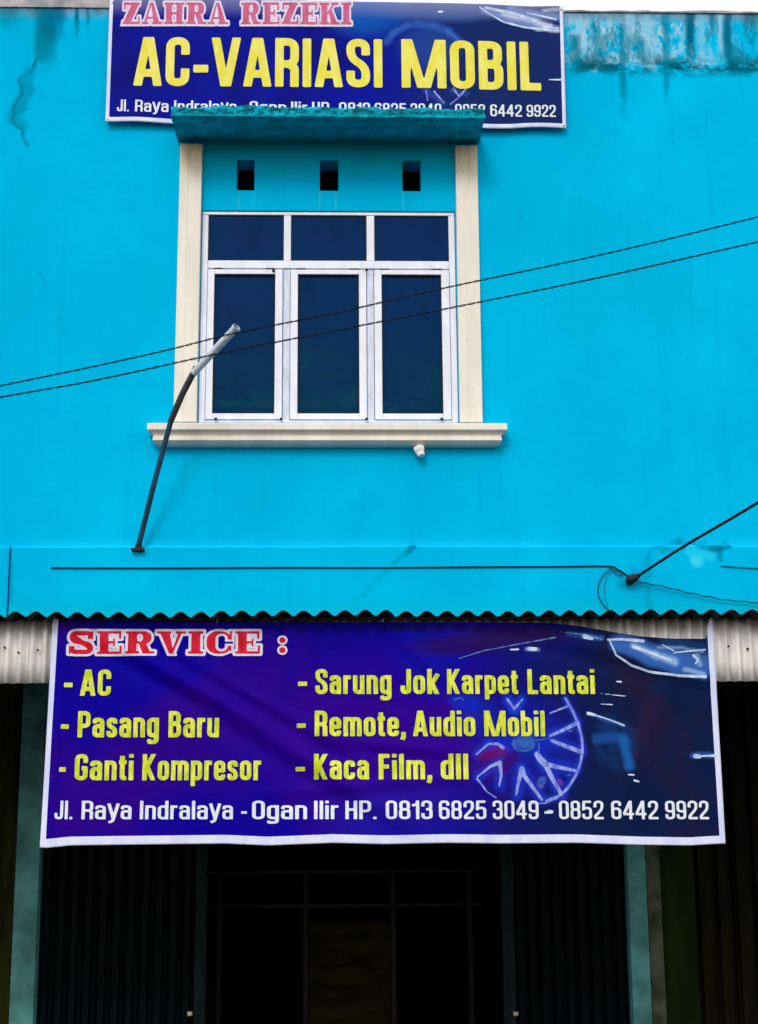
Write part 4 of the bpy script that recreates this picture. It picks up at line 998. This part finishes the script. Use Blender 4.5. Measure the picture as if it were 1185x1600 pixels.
# service cable to the bracket
sb = thing('cable_anchor', 'dark cable clamp knotted on the ledge band right of centre', 'cable clamp', P(988, 905, -.04))
A0 = Vector(P(988, 905, -.075))
k0 = MB(); k0.tube([A0+Vector((-.035, 0, -.012)), A0+Vector((-.012, -.008, -.002)), A0+Vector((.02, -.01, .008)), A0+Vector((.045, -.005, .022))], [.016, .026, .024, .010], 10)
k0.build('clamp_body', M['rubber'], sb, smooth=True)
k1 = MB(); k1.box(A0.x-.03, A0.x+.008, -.07, -.0365, A0.z-.026, A0.z+.014); k1.build('mounting_plate', M['gate'], sb, bevel=.003)
def cable(name, label, pts, r, mat, cat='cable', group=None, n=10):
    o = MB().tube(curve(pts, n), r, 8).build(name, M[mat], smooth=True); tag(o, label, cat, group); return o
o = cable('service_cable', 'thick black service cable running up right from the wall clamp', [A0+Vector((.03, -.01, .015)), P(1070, 853, -.42), P(1185, 785, -.85), P(1420, 640, -1.8), P(1800, 390, -3.4)], .0085, 'black')
def wave(pts, amp, lam=26):
    out = []
    for a, b in zip(pts[:-1], pts[1:]):
        n_ = max(2, int(abs(b[0]-a[0])/6))
        for k in range(n_):
            t = k/n_; x = a[0]+(b[0]-a[0])*t; out.append((x, a[1]+(b[1]-a[1])*t+amp*math.sin(x*2*math.pi/lam)))
    return out+[pts[-1]]
YL = -.042
cable('drop_cable', 'thin sagging cable from the clamp to the right edge above the awning', [P(x, y, -.06) for x, y in wave([(1000, 910), (1030, 915), (1080, 927), (1130, 937), (1185, 942), (1260, 946)], .8)], .0038, 'wallcable', n=3)
cable('wall_cable', 'long straight dark cable clipped along the turquoise ledge band', [P(x, y, YL) for x, y in ((80, 887), (250, 887.4), (420, 886.6), (600, 886.8), (760, 885.5), (880, 885), (950, 884.5), (966, 890), (982, 900))], .0048, 'wallcable', n=6)
cable('wall_cable', 'short length of dark cable at the right edge of the ledge band', [P(x, y, YL) for x, y in ((1126, 884), (1150, 886), (1185, 888), (1260, 889))], .0032, 'wallcable')
for pts, r, lb in (([(957, 886), (945, 896), (936, 912), (935, 928), (941, 942), (952, 954)], .0032, 'outer loop of slack cable left of the wall clamp'),
               ([(962, 890), (950, 898), (945, 915), (946, 934), (950, 950)], .0016, 'thin inner loop of slack cable left of the wall clamp'),
               ([(954, 888), (966, 893), (974, 897), (968, 899), (958, 892)], .0028, 'tiny curled cable end touching the wall clamp')):
    cable('cable_loop', lb, [P(x, y, YL-.006) for x, y in pts], r, 'wallcable', n=8)
# small white fitting under the sill
lp = thing('cable_insulator', 'small white plastic fitting on the wall just under the sill', 'fitting', P(654, 706, 0))
c_ = Vector(P(655, 705, -.05)); i0 = MB()
i0.tube([Vector((c_.x, -.001, c_.z+.004)), Vector((c_.x, -.03, c_.z+.004))], .012, 10)
i0.build('stem', M['knobwhite'], lp)
i1 = MB()
ax_ = Vector((.30, -.25, -1)).normalized(); t0 = c_+Vector((-.006, .004, .034))
i1.tube([t0, t0+ax_*.012, t0+ax_*.030, t0+ax_*.050, t0+ax_*.072, t0+ax_*.074], [.020, .036, .037, .027, .025, .012], 6)
i1.build('cap', M['knobwhite'], lp, bevel=.002)
